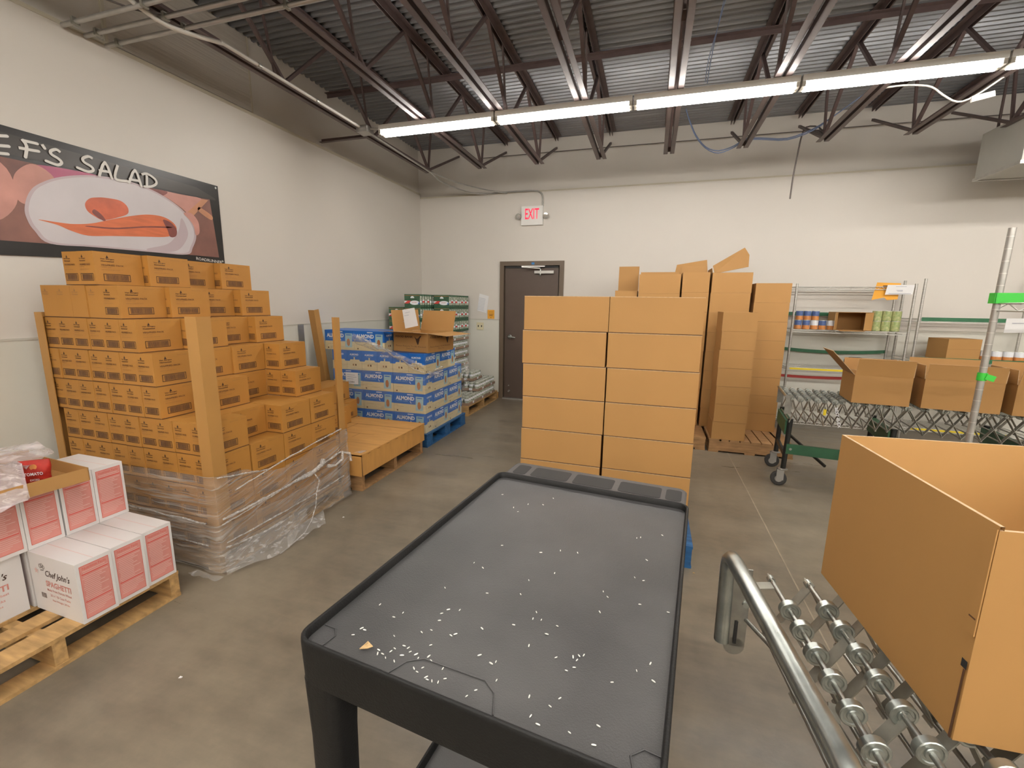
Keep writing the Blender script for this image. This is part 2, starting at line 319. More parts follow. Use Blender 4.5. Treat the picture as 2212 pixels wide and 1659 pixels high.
b.bar((-1.65, YB - .05, 2.06), (-1.92, YB - .13, 2.075), .022, .010, 'galv'); b.bar((-1.92, YB - .13, 2.085), (-1.58, YB - .045, 2.09), .024, .014, 'galv'); b.build('door_closer', fr)
b = MB(); b.lathe((-2.13, YB - .002, .13), (0, -1, 0), [(0, .016), (.05, .012)], 'galv'); b.lathe((-2.14, YB - .002, .22), (0, -1, 0), [(0, .010), (.02, .008)], 'galv'); b.build('door_stop', fr)

# ================================================================== ROOF STEEL
def joist(x, label, root=None):
    t = thing('roof_joist', label, 'joist', (x, 0, 0), 0, 'brown open web roof joists')
    return t
def joist_parts(t):
    b = MB()
    for s in (-1, 1):
        b.box((s * .014 - (.045 if s < 0 else 0), YF + .01, 3.25), (s * .014 + (.045 if s > 0 else 0), 5.78, 3.255), 'joist')
        b.box((s * .014 - (.005 if s < 0 else 0), YF + .01, 3.25), (s * .014 + (.005 if s > 0 else 0), 5.78, 3.295), 'joist')
    b.build('bottom_chord', t)
    b = MB()
    for s in (-1, 1):
        b.box((s * .014 - (.05 if s < 0 else 0), YF + .01, 3.892), (s * .014 + (.05 if s > 0 else 0), YB - .01, 3.898), 'joist')
        b.box((s * .014 - (.006 if s < 0 else 0), YF + .01, 3.835), (s * .014 + (.006 if s > 0 else 0), YB - .01, 3.898), 'joist')
    b.build('top_chord', t)
    P = .62; y = 5.74
    b = MB(); b.bar((0, 5.74, 3.275), (0, YB - .02, 3.74), .026, .026, 'joist'); b.build('web_member', t)
    diag = MB(); diag.bar((0, 0, 3.275), (0, -P, 3.865), .024, .030, 'joist', (1, 0, 0)); dm = diag.mesh('web_member')
    diag = MB(); diag.bar((0, -P, 3.865), (0, -2 * P, 3.275), .024, .030, 'joist', (1, 0, 0)); dm2 = diag.mesh('web_member')
    vert = MB(); vert.bar((0, -P * .5 + .1, 3.275), (0, -P * .5 - .02, 3.865), .016, .016, 'joist', (1, 0, 0)); vm = vert.mesh('web_member')
    b = MB(); b.bar((0, 5.74, 3.275), (0, 5.84, 3.865), .022, .022, 'joist', (1, 0, 0)); b.build('web_member', t)
    while y - 2 * P > -0.6:
        place(dm, 'web_member', t, (0, y, 0)); place(dm2, 'web_member', t, (0, y, 0)); place(vm, 'web_member', t, (0, y - 2 * P + .12, 0)); y -= 2 * P
jx = [-2.985 + .764 * k for k in range(15)]
j0 = joist(jx[0], 'brown open web roof joist nearest the left wall, white conduit strapped beside it'); joist_parts(j0)
JL = {1: 'brown roof joist over the left end of the light row, second from the left wall', 2: 'brown roof joist, third from the left wall, crossing the first pair of light units',
      3: 'brown roof joist, fourth from the left wall, ending above the exit door side', 4: 'brown roof joist seen almost end-on, its paired underside pointing straight at the viewer',
      5: 'brown roof joist just right of the end-on one, blue cable looping beneath its end', 6: 'brown roof joist with the frayed cable bundle at its end',
      7: 'brown roof joist nearest the grey sheet metal duct box', 8: 'brown roof joist above the grey sheet metal duct box', 9: 'brown roof joist right of the duct box, second from the right end', 10: 'brown roof joist furthest right'}
for k in range(11, 15): JL[k] = 'brown roof joist beyond the right picture edge, number %s past the duct' % ORD[k - 9]
for k in range(1, 15): dup(j0, (jx[k], 0, 0), 0, JL[k])
b = MB(); b.box((XL + .01, 4.64, 3.788), (XR - .02, 4.645, 3.832), 'joist'); b.box((XL + .01, 4.60, 3.826), (XR - .02, 4.645, 3.832), 'joist')
tag(b.build('bridging_angle'), 'long brown steel angle running crosswise just under the roof deck', 'beam')
b = MB(); b.bar((XL - .04, 4.55, 3.30), (jx[0], 4.50, 3.285), .04, .006, 'joist'); b.bar((XL - .04, 4.57, 3.32), (jx[0], 4.52, 3.30), .006, .04, 'joist')
tag(b.build('wall_brace'), 'short brown angle brace from the left wall to the nearest joist', 'brace')

# ================================================================== LIGHTS (fluorescent strip fixtures)
def make_light(loc, label, group):
    t = thing('fluorescent_light', label, 'ceiling light', loc, 0, group)
    b = MB(); b.box((0.004, -.055, .022), (1.216, .055, .068), 'white'); b.build('fixture_housing', t)
    for yy in (-.030, .030):
        b = MB(); b.lathe((.03, yy, 0), (1, 0, 0), [(0, .021), (1.16, .021)], 'tube', seg=10); b.build('tube', t)
    for xx in (0.004, 1.190):
        b = MB(); b.box((xx, -.052, -.012), (xx + .024, .052, .022), 'socket'); b.build('socket', t)
    return t
LN = ['left end', 'second from the left', 'middle', 'fourth from the left', 'fifth from left, cut by the frame', 'sixth', 'seventh', 'eighth', 'ninth']
l0 = None
for k in range(9):
    lab = 'white fluorescent strip light in the glowing row, %s unit' % LN[k]
    if l0 is None: l0 = make_light((-2.71, 4.21, 3.182), lab, 'fluorescent lights in the glowing row')
    else: dup(l0, (-2.71 + 1.226 * k, 4.21, 3.182), 0, lab)
for yy, nm in ((0.55, 'row over the cart'), (-1.25, 'added unseen fill row behind the viewer'), (-3.05, 'row at the room front')):  # row behind the viewer is added out of view to even the light
    for k in range(9): dup(l0, (-2.71 + 1.226 * k, yy, 3.182), 0, 'strip light, %s, %s from the left' % (nm, ORD[k + 1]), 'lights in the ' + nm)

# ================================================================== CONDUITS, CABLES, DUCT
def cable(name, pts, r, m, label, cat='cable', seg=6, sm=3):
    P = [Vector(p) for p in pts]; out = []
    for i in range(len(P) - 1):
        p0 = P[max(i - 1, 0)]; p1 = P[i]; p2 = P[i + 1]; p3 = P[min(i + 2, len(P) - 1)]
        for k in range(sm):
            t = k / sm; out.append(.5 * ((2 * p1) + (p2 - p0) * t + (2 * p0 - 5 * p1 + 4 * p2 - p3) * t * t + (3 * p1 - p0 - 3 * p2 + p3) * t ** 3))
    out.append(P[-1]); b = MB(); b.tube(out, r, m, seg); return tag(b.build(name), label, cat)
for i, (yy, zz, l) in enumerate([(2.16, 3.215, 'nearest the viewer'), (2.28, 3.215, 'middle one'), (2.40, 3.215, 'furthest from the viewer')]):
    b = MB(); b.tube([(XL + .02, yy, zz), (XR - .1, yy, zz)], .014, 'galv', 8); t = b.build('conduit'); tag(t, 'grey conduit crossing under the joists in a set of three, %s' % l, 'pipe', 'three crossing conduits')
    for xx in (-3.55, -2.95, -2.15): c = MB(); c.box((xx, yy - .02, zz - .018), (xx + .02, yy + .02, zz + .022), 'strap'); c.build('coupling', t)
b = MB(); b.tube([(-2.885, 2.6, 3.232), (-2.885, 4.10, 3.232)], .013, 'wcable', 8); t = tag(b.build('conduit'), 'white conduit running along the left joist to the junction box', 'pipe')
for yy in (2.9, 3.5): c = MB(); c.lathe((-2.885, yy, 3.232), (0, 1, 0), [(0, .018), (.03, .018)], 'galv', 8); c.build('coupling', t)
cable('flexible_conduit', [(-3.0, 1.6, 3.5), (-3.02, 1.95, 3.30), (-2.99, 2.25, 3.20), (-2.93, 2.42, 3.195), (-2.885, 2.62, 3.232)], .014, 'wcable', 'white flexible conduit curving over the three crossing conduits', 'pipe', 8)
cable('sagging_cable', [(-3.5, 1.3, 3.36), (-3.3, 1.9, 3.28), (-3.1, 2.2, 3.24), (-2.95, 2.3, 3.24)], .006, 'dcable', 'thin dark cable sagging beside the crossing conduits at top left')
b = MB(); b.box((-.06, -.06, -.03), (.06, .06, .03), 'galv'); t = tag(b.build('junction_box', None, (-2.86, 4.16, 3.215)), 'small grey metal junction box at the left end of the light row', 'electrical box')
b = MB(); b.tube([(.04, 0, .01), (.16, .04, .01)], .010, 'galv', 8); b.build('conduit_stub', t)
cable('conduit', [(-2.885, 4.2, 3.232), (-2.90, 5.0, 3.225), (-2.92, 5.7, 3.222), (-2.96, 6.1, 3.21), (-2.78, 6.60, 3.18), (-2.55, 6.74, 3.172), (-2.27, 6.745, 3.18), (-1.82, 6.745, 3.178), (-1.70, 6.745, 3.16), (-1.645, 6.745, 3.10), (-1.64, 6.745, 2.965)], .011, 'galv', 'grey conduit running from the junction box down to the exit sign', 'pipe', 8)
cable('conduit', [(-2.93, 5.72, 3.24), (-2.75, 6.2, 3.21), (-2.45, 6.6, 3.19), (-2.20, 6.75, 3.165)], .009, 'galv', 'second thin conduit joining the exit sign conduit at the corner', 'pipe', 8)
cable('wall_cable', [(-2.6, 6.755, 3.69), (-1.5, 6.755, 3.695), (2.4, 6.755, 3.68), (5.9, 6.755, 3.66)], .005, 'dcable', 'thin dark cable running along the top of the back wall', sm=1)
for dz, dy, l in ((0, 0, 'lower'), (.02, .02, 'upper')):
    cable('network_cable', [(.22, 5.8 + dy, 3.72), (.28, 5.8 + dy, 3.56 + dz), (.35, 5.8 + dy, 3.42 + dz), (.46, 5.8 + dy, 3.29 + dz), (.60, 5.8 + dy, 3.225 + dz * 1.5), (.76, 5.8 + dy, 3.275 + dz), (.86, 5.78 + dy, 3.33 + dz), (1.02, 5.78 + dy, 3.325 + dz), (1.27, 5.78 + dy, 3.30 + dz), (1.50, 5.78 + dy, 3.37 + dz), (1.67, 5.78, 3.49), (1.86, 5.78, 3.63), (2.01, 5.78, 3.74)], .006, 'bcable', 'thin blue network cable looping between joist ends, %s of two strands' % l)
cable('power_cable', [(1.62, 4.6, 3.262), (1.74, 4.6, 3.27), (1.86, 4.6, 3.262), (1.97, 4.6, 3.235), (2.05, 4.6, 3.17), (2.15, 4.6, 3.11), (2.25, 4.6, 3.14), (2.40, 4.6, 3.25), (2.6, 4.6, 3.4)], .007, 'wcable', 'white power cable looping below the light row at right')
b = MB(); b.obox((2.30, 4.60, 3.13), (.14, .02, .04), 'white', Matrix.Rotation(-.2, 3, 'Y')); tag(b.build('cable_tag'), 'white plug hanging on the white power cable', 'plug')
cable('hanging_cable', [(1.62, 5.72, 3.26), (1.56, 5.80, 3.40), (1.46, 5.88, 3.44), (1.43, 5.9, 3.36), (1.41, 5.9, 3.15), (1.395, 5.9, 2.95), (1.39, 5.9, 2.72)], .008, 'dcable', 'dark frayed cable hanging down in front of the back wall')
b = MB()
for k in range(4): b.tube([(1.63, 5.72, 3.27), (1.52 + .02 * k, 5.78, 3.33 + .008 * k), (1.40 + .03 * k, 5.86, 3.44 - .012 * k)], .009, 'dcable', 5)
tag(b.build('cable_bundle'), 'bundle of dark cables tied to the end of a joist', 'cable')
cable('blue_wire', [(.38, 4.0, 3.88), (.335, 4.05, 3.6), (.31, 4.10, 3.4), (.30, 4.14, 3.26)], .0035, 'bcable', 'pale blue wire hanging from the roof deck to the light row')
cable('blue_wire', [(.40, 4.0, 3.88), (.34, 4.05, 3.62), (.295, 4.10, 3.42), (.285, 4.14, 3.27)], .003, 'bcable', 'second pale wire twisted beside the hanging blue wire')
t = thing('duct_box', 'grey sheet metal duct box hung high at the right by the back wall', 'duct', (3.12, 5.5, 2.86))
b = MB(); b.box((0, 0, 0), (1.6, .62, .44), 'duct'); b.build('duct_casing', t)
b = MB(); b.box((-.012, -.012, -.012), (1.612, .012, .018), 'galv'); b.box((-.012, .61, -.012), (1.612, .632, .018), 'galv'); b.box((-.012, .012, -.012), (.012, .61, .018), 'galv'); b.build('flange', t)
for yy in (.10, .52): b = MB(); b.tube([(.06, yy, .44), (.06, yy, .95)], .012, 'joist', 6); b.build('hanger_rod', t)
for yy in (.10, .52): b = MB(); b.tube([(1.2, yy, .44), (1.2, yy, .95)], .012, 'joist', 6); b.build('hanger_rod', t)

# exit sign
t = thing('exit_sign', 'white exit sign with red letters and two emergency lamps over the brown door', 'sign', (-1.795, YB - .001, 2.69))
b = MB(); b.box((-.165, -.05, 0), (.165, 0, .27), 'white'); b.box((-.155, -.052, .04), (.155, -.05, .262), 'white'); b.build('sign_housing', t)
b = MB(); b.text('EXIT', (0, -.0535, .085), (1, 0, 0), (0, 0, 1), .15, 'exitr', width=.215, anchor='c', bold=.012); b.build('lettering', t)
for s in (-1, 1):
    b = MB(); b.tube([(s * .165, -.03, .14), (s * .20, -.045, .15)], .012, 'galv', 6); b.lathe((s * .205, -.03, .135), (s * .2, -1, -.25), [(0, .022), (.02, .040), (.035, .044), (.045, .040), (.05, .018)], 'lens', 14); b.build('emergency_lamp', t)

# papers, plate by the door
b = MB(); b.slab([(-2.69, YB - .004, 1.41), (-2.53, YB - .004, 1.37), (-2.49, YB - .004, 1.64), (-2.65, YB - .004, 1.68)], -.001, 'paper')
for k in range(9):
    z = 1.60 - .022 * k; b.slab([(-2.655 - .004 * k, YB - .0055, z + .012), (-2.545 - .004 * k, YB - .0055, z - .012), (-2.544 - .004 * k, YB - .0055, z - .007), (-2.654 - .004 * k, YB - .0055, z + .017)], .0003, 'papert')
tag(b.build('notice_paper'), 'crooked white printed sheet taped to the wall left of the door', 'paper')
b = MB(); b.box((-2.51, YB - .005, 1.285), (-2.395, YB - .002, 1.425), 'orange')
b.text('NOTICE', (-2.4525, YB - .0055, 1.385), (1, 0, 0), (0, 0, 1), .014, 'ink', anchor='c')
for k, wd in enumerate((.08, .05, .06)): b.box((-2.4525 - wd / 2, YB - .0056, 1.355 - .014 * k), (-2.4525 + wd / 2, YB - .005, 1.361 - .014 * k), 'inkb')
b.add([(-2.46, YB - .0056, 1.295), (-2.445, YB - .0056, 1.295), (-2.4525, YB - .0056, 1.31)], [(0, 1, 2)], 'ink'); tag(b.build('orange_notice'), 'small orange notice on the wall beside the door frame', 'paper')
b = MB(); b.box((-2.69, YB - .026, 1.105), (-2.575, YB - .013, 1.222), 'ivory')
for s in (-1, 1): b.box((-2.6325 + s * .028 - .008, YB - .029, 1.15), (-2.6325 + s * .028 + .008, YB - .026, 1.178), 'dark')
tag(b.build('switch_plate'), 'ivory double switch plate below the notices', 'switch')
b = MB(); b.box((XL + .012, 3.95, .95), (XL + .017, 4.035, 1.275), 'galv'); tag(b.build('wall_patch'), 'narrow grey metal strip on the lower left wall', 'strip')

# ================================================================== BANNER
def wp(y, z, d): return (XL + .012 + d, y, z)
t = thing('vinyl_banner', "black vinyl banner reading CHEF'S SALAD with carrots on a white plate", 'banner', (0, 0, 0))
LE = 0.25   # left end, outside the frame
b = MB(); pts = [(LE, 2.52), (3.145, 2.496), (3.142, 1.84), (LE, 1.70)]
b.slab([wp(*p_, 0) for p_ in pts[::-1]], -.008, 'banblk'); b.build('banner_sheet', t)
def smooth_poly(P, k=5):
    out = []; n = len(P)
    for i in range(n):
        p0, p1, p2, p3 = [Vector(P[(i + q) % n]) for q in (-1, 0, 1, 2)]
        for j in range(k):
            t_ = j / k; out.append(tuple(.5 * ((2 * p1) + (p2 - p0) * t_ + (2 * p0 - 5 * p1 + 4 * p2 - p3) * t_ * t_ + (3 * p1 - p0 - 3 * p2 + p3) * t_ ** 3)))
    return out
def flat(poly, d, m, sm=True): b.quad([wp(y_, z_, d) for y_, z_ in (smooth_poly(poly) if sm else poly)], m)
b = MB()
flat([(LE + .02, 2.495), (2.45, 2.455), (2.95, 2.44), (3.11, 2.385), (3.11, 2.37), (LE + .02, 2.33)], .0012, 'bangrey', False)
flat([(LE, 2.325), (1.699, 2.327), (1.935, 2.331), (2.239, 2.348), (2.594, 2.348), (2.965, 2.361), (3.055, 2.368), (3.09, 1.892), (2.809, 1.887), (2.156, 1.868), (1.906, 1.86), (LE, 1.80)], .0016, 'banbr', False)
flat([(1.935, 2.331), (2.239, 2.348), (2.033, 2.284), (1.983, 2.261), (1.92, 2.29)], .0022, 'banpink')
flat([(LE + .1, 2.31), (.9, 2.3), (1.2, 2.1), (1.0, 1.9), (LE + .1, 1.86)], .0022, 'banpink')
flat([(1.813, 2.257), (1.885, 2.323), (1.95, 2.314), (1.995, 2.264), (1.933, 2.228), (1.891, 2.163), (1.89, 2.115), (1.846, 2.079), (1.80, 2.10), (1.79, 2.18)], .0026, 'banskin')
flat([(1.40, 2.30), (1.72, 2.31), (1.80, 2.18), (1.78, 2.05), (1.66, 1.95), (1.45, 2.0)], .0022, 'banskin')
flat([(2.577, 2.344), (2.80, 2.352), (2.99, 2.35), (2.88, 2.21), (2.80, 2.25), (2.70, 2.30)], .0022, 'banskin')
flat([(2.577, 2.345), (2.70, 2.349), (2.66, 2.31), (2.63, 2.32)], .0026, 'bandk')
flat([(2.835, 2.215), (2.985, 2.356), (3.04, 2.358), (2.888, 2.200)], .003, 'banor', False)
flat([(2.955, 2.285), (3.06, 2.235), (3.045, 2.20), (2.945, 2.25)], .003, 'banor')
def ell(cy, cz, a, c, n=40, tilt=0.0):
    return [(cy + a * math.cos(q) * math.cos(tilt) - c * math.sin(q) * math.sin(tilt), cz + a * math.cos(q) * math.sin(tilt) + c * math.sin(q) * math.cos(tilt)) for q in [2 * math.pi * k / n for k in range(n)]]
plate = [(1.824, 2.055), (1.856, 2.149), (1.914, 2.217), (2.034, 2.288), (2.218, 2.343), (2.435, 2.359), (2.633, 2.323), (2.80, 2.239), (2.885, 2.135), (2.898, 2.041), (2.857, 1.948), (2.80, 1.887), (2.534, 1.877), (2.156, 1.869), (1.92, 1.862), (1.853, 1.93), (1.828, 1.988)]
flat(plate, .0032, 'banrim')
c0 = (2.36, 2.10); flat([(c0[0] + (a - c0[0]) * .965, c0[1] + (z - c0[1]) * .95) for a, z in plate], .0036, 'banplate')
flat([(2.496, 1.897), (2.66, 1.955), (2.75, 2.06), (2.79, 2.17), (2.83, 2.06), (2.78, 1.96), (2.70, 1.90), (2.55, 1.885)], .0040, 'banrim')
flat([(2.14, 2.146), (2.171, 2.186), (2.22, 2.203), (2.27, 2.211), (2.35, 2.212), (2.39, 2.19), (2.403, 2.158), (2.39, 2.125), (2.328, 2.092), (2.236, 2.058), (2.184, 2.075), (2.147, 2.103)], .0044, 'bantom')
flat([(2.19, 2.12), (2.23, 2.09), (2.25, 2.05), (2.215, 2.062), (2.175, 2.095)], .0047, 'bandk')
flat([(1.879, 2.0), (1.972, 2.000), (2.057, 2.003), (2.164, 2.025), (2.289, 2.073), (2.422, 2.12), (2.538, 2.15), (2.648, 2.152), (2.723, 2.116), (2.735, 2.063), (2.665, 2.009), (2.466, 1.981), (2.273, 1.958), (2.132, 1.940), (2.039, 1.958), (1.969, 1.984)], .0050, 'bancar')
flat([(2.14, 2.005), (2.30, 2.018), (2.50, 2.06), (2.68, 2.085), (2.69, 2.078), (2.50, 2.050), (2.30, 2.008), (2.14, 1.998)], .0054, 'bandk')
flat([(2.64, 2.13), (2.70, 2.118), (2.738, 2.07), (2.725, 2.02), (2.68, 2.01), (2.665, 2.06)], .0054, 'bandk')
flat([(2.81, 2.21), (2.875, 2.222), (2.925, 2.17), (2.932, 2.10), (2.921, 2.065), (2.893, 2.055), (2.885, 2.12), (2.855, 2.165)], .0054, 'banskin')
b.build('printed_picture', t)
LET = [[(1.743, 2.434), (1.722, 2.337)], [(1.743, 2.435), (1.80, 2.45)], [(1.73, 2.380), (1.80, 2.395)], [(1.722, 2.338), (1.79, 2.350)],
 [(1.865, 2.449), (1.935, 2.452)], [(1.865, 2.455), (1.882, 2.421), (1.868, 2.356)], [(1.843, 2.401), (1.888, 2.404), (1.936, 2.409)], [(1.958, 2.456), (1.968, 2.436)],
 [(2.045, 2.437), (2.026, 2.447), (1.997, 2.430), (1.998, 2.410), (2.03, 2.394), (2.044, 2.374), (2.019, 2.354), (1.965, 2.362)],
 [(2.22, 2.450), (2.195, 2.456), (2.163, 2.434), (2.168, 2.412), (2.205, 2.395), (2.213, 2.374), (2.181, 2.357), (2.124, 2.367)],
 [(2.243, 2.344), (2.290, 2.446), (2.320, 2.350)], [(2.245, 2.382), (2.311, 2.389)], [(2.368, 2.450), (2.341, 2.373), (2.355, 2.348), (2.418, 2.356)],
 [(2.425, 2.342), (2.478, 2.447), (2.508, 2.342)], [(2.428, 2.372), (2.500, 2.377)], [(2.556, 2.432), (2.548, 2.358)], [(2.520, 2.428), (2.561, 2.443), (2.612, 2.419), (2.618, 2.388), (2.578, 2.358), (2.529, 2.346)],
 [(1.44, 2.43), (1.40, 2.45), (1.36, 2.40), (1.37, 2.35), (1.43, 2.34)], [(1.52, 2.44), (1.515, 2.34)], [(1.60, 2.44), (1.605, 2.345)], [(1.52, 2.39), (1.60, 2.395)]]
b = MB(); DD = .0062
for st in LET:
    P = [Vector((y_, z_)) for y_, z_ in st]
    if len(P) > 2:
        Q = []
        for i in range(len(P) - 1):
            p0, p1, p2, p3 = P[max(i - 1, 0)], P[i], P[i + 1], P[min(i + 2, len(P) - 1)]
            for j in range(3): t_ = j / 3; Q.append(.5 * ((2 * p1) + (p2 - p0) * t_ + (2 * p0 - 5 * p1 + 4 * p2 - p3) * t_ * t_ + (3 * p1 - p0 - 3 * p2 + p3) * t_ ** 3))
        P = Q + [P[-1]]
    for i in range(len(P) - 1):
        d = (P[i + 1] - P[i]).normalized(); n_ = Vector((-d.y, d.x)) * .0082; e = d * .005
        DD = DD + .00003; b.add([wp(P[i + 1].x + .0082 * math.cos(q), P[i + 1].y + .0082 * math.sin(q), DD) for q in [k_ * math.pi / 5 for k_ in range(10)]], [tuple(range(10))], 'banwht')
        DD = DD + .00003; b.quad([wp(*(P[i] - n_), DD), wp(*(P[i + 1] - n_), DD), wp(*(P[i + 1] + n_), DD), wp(*(P[i] + n_), DD)], 'banwht')
b.text('ROADRUNNER', wp(2.875, 1.852, .0062), (0, 1, -.05), (0, 0, 1), .024, 'banwht', width=.235, bold=.01)
b.build('lettering', t)
for (y_, z_) in ((3.12, 2.475), (3.118, 1.862)): b = MB(); b.lathe(wp(y_, z_, .0005), (1, 0, 0), [(0, .009), (.005, .008)], 'chrome', 10); b.build('grommet', t)

# ================================================================== PALLETS
def pallet(loc, L, W, H, m, label, group='pallets along the left wall', rz=0.0, m2=None, sw=.045):   # deck boards run along y, stringers along x
    t = thing('pallet', label, 'pallet', loc, rz, group); m2 = m2 or m
    n = 8
    for k in range(n):
        w_ = .09 if k not in (0, n - 1) else .12; xx = (L - w_) * k / (n - 1)
        b = MB(); b.box((xx, 0, H - .017), (xx + w_, W, H), m); b.build('deck_board', t)
    for yy in (0, W / 2 - sw / 2, W - sw):
        b = MB(); b.box((.004, yy, .017), (L - .004, yy + sw, H - .017), m2); b.build('stringer', t)
    for xx in (0, L / 2 - .05, L - .10):
        b = MB(); b.box((xx, 0, 0), (xx + .10, W, .017), m); b.build('bottom_board', t)
    return t

# ================================================================== SMALL BROWN CARTONS
SW, SL, SH = .1283, .2465, .1832
def carton_side_print(b, o, xd, wd, m=None, faint=False, end=False):
    """print one face; o = lower left corner, xd horizontal direction, wd face width"""
    xd = Vector(xd); up = Vector((0, 0, 1)); o = Vector(o); u = .243
    sx = wd * (.13 if not end else .10); k = 1.12 if not end else .85
    tm = 'inkl' if faint else 'ink'
    def P(x, z): return o + xd * x + up * z
    b.text('Van Bergen', P(sx, .140), xd, up, .0085, tm, width=.062 * k, bold=.02); b.text('Homestead', P(sx + .003, .129), xd, up, .0075, tm, width=.056 * k, bold=.02)
    c = sx + .031 * k; b.add([P(c - .007, .150), P(c + .007, .150), P(c + .0035, .158), P(c, .166), P(c - .0035, .158)], [(0, 1, 2, 3, 4)], tm)
    if faint: return
    b.text('VEG/FRIED PACK', P(sx, .107), xd, up, .0095, 'ink2', width=.102 * k, bold=.02)
    b.text('12/24 OZ', P(sx, .097), xd, up, .0055, 'inkl', width=.045 * k); b.text('KEEP IN A COOL DRY PLACE', P(sx, .083), xd, up, .005, 'inkl', width=.08 * k)
    x0 = sx + (.006 if not end else -.002); x1 = x0 + (.136 if not end else .103); z0, z1 = .024, .064; t_ = .0030
    for (a, c_, d, e) in ((x0, x1, z0, z0 + t_), (x0, x1, z1 - t_, z1), (x0, x0 + t_, z0, z1), (x1 - t_, x1, z0, z1)): b.quad([P(a, d), P(c_, d), P(c_, e), P(a, e)], 'ink')
    rn = random.Random(3); x = x0 + t_ + .009
    while x < x1 - t_ - .008:
        w_ = rn.choice((.0012, .0018, .0026)); b.quad([P(x, z0 + .005), P(x + w_, z0 + .005), P(x + w_, z1 - .005), P(x, z1 - .005)], 'inkb'); x += w_ + rn.choice((.0010, .0016))
    if not end: b.text('PRODUCT OF THE USA', P(wd * .55, .165), xd, up, .005, 'inkl', width=wd * .22); b.text('LOT 24', P(wd * .84, .165), xd, up, .005, 'inkl', width=wd * .10)
def small_carton(faint=False):
    b = MB(); e = .0006; w_, l_, h_ = SW / 2, SL / 2, SH
    b.box((-w_, -l_, 0), (w_, l_, h_), 'cbS')
    b.quad([(-w_, -l_ - e, .0), (w_, -l_ - e, 0), (w_, -l_ - e, .0042), (-w_, -l_ - e, .0042)], 'seam'); b.quad([(w_ + e, -l_, 0), (w_ + e, l_, 0), (w_ + e, l_, .0042), (w_ + e, -l_, .0042)], 'seam')
    b.quad([(-w_, -.0012, h_ + e), (w_, -.0012, h_ + e), (w_, .0012, h_ + e), (-w_, .0012, h_ + e)], 'inkl')
    carton_side_print(b, (-w_, -l_ - e * 2, 0), (1, 0, 0), SW, faint=faint, end=True)
    carton_side_print(b, (w_ + e * 2, -l_, 0), (0, 1, 0), SL, faint=faint)
    return b.mesh('small_carton')
SCM = small_carton(); SCF = small_carton(True)
pallet((-3.50, 1.70, 0), 1.27, 1.06, .122, 'wood', 'wooden pallet under the tall stack of small brown cartons, half hidden by torn film')
YS = [1.8445, 2.0945, 2.3445, 2.5945]; TOPZ = 1.783; PZ = .1845
OUT = {1: [-2.945, -2.90, -2.99, -2.93], 2: [-2.79, -2.75, -2.835, -2.77], 3: [-2.69, -2.63, -2.725, -2.66], 4: [-2.59, -2.61, -2.60, -2.47], 5: [-2.585, -2.49, -2.60, -2.345],
       6: [-2.25, -2.37, -2.237, -2.237], 7: [-2.245, -2.24, -2.237, -2.237], 8: [-2.243, -2.24, -2.24, -2.24], 9: [-2.245, -2.24, -2.24, -2.24]}
LEFT = {1: -3.26}
rowname = {1: 'top', 9: 'bottom'}
depthn = ['front row', 'second row back', 'third row back', 'far row']
for r in range(1, 10):
    for j in range(4):
        xo = OUT[r][j]; lim = LEFT.get(r, -3.50)
        n = int((xo - lim + .02) / .13)
        if j > 0:
            above = OUT[r - 1][j] if r > 1 else xo
            n = max(2, int(math.ceil((xo - above) / .13)) + 1)
        for c in range(n):
            x = xo - .13 * c - SW / 2
            if x - SW / 2 < -3.66: break
            faint = (r == 2 and j == 0 and c >= 1)
            jit = random.uniform(-.0022, .0022)
            z = TOPZ - PZ * r
            o = place(SCF if faint else SCM, 'small_carton', None, (x, YS[j] + (random.uniform(-.003, .003) if j == 0 else jit), z), random.uniform(-.004, .004))
            rn = {1: 'top layer', 9: 'bottom layer'}.get(r, ORD[r] + ' layer down')
            tag(o, 'small brown carton, tall stack, %s, %s, %s from aisle' % (rn, depthn[j], ORD[c + 1]), 'carton', 'small brown cartons on the tall stack')
# corner boards
def corner_board(loc, h, sx, sy, label, rot=(0, 0, 0), w_=.062):
    b = MB(); t_ = .005
    b.box((0 if sx > 0 else -w_, -t_ if sy > 0 else 0, 0), (w_ if sx > 0 else 0, 0 if sy > 0 else t_, h), 'board')
    b.box((-t_ if sx > 0 else 0, -t_ if sy > 0 else -w_, 0), (0 if sx > 0 else t_, w_ if sy > 0 else t_, h), 'board')
    return tag(b.build('corner_board', None, loc, 0, rot), label, 'corner board', 'kraft corner boards')
corner_board((-2.222, 1.708, .125), 1.315, -1, 1, 'long kraft corner board standing at the near corner of the tall carton stack', w_=.075)
corner_board((-3.505, 1.712, .125), 1.315, 1, 1, 'kraft corner board on the wall side of the tall carton stack front')
b_ = corner_board((-2.222, 2.800, .05), 1.36, -1, -1, 'kraft corner board at the far aisle corner of the tall carton stack', w_=.06)
corner_board((-3.44, 4.14, .145), 1.30, -1, 1, 'kraft corner board leaning loose behind the low brown tray, near the wall', rot=(math.radians(8.5), 0, 0), w_=.07)

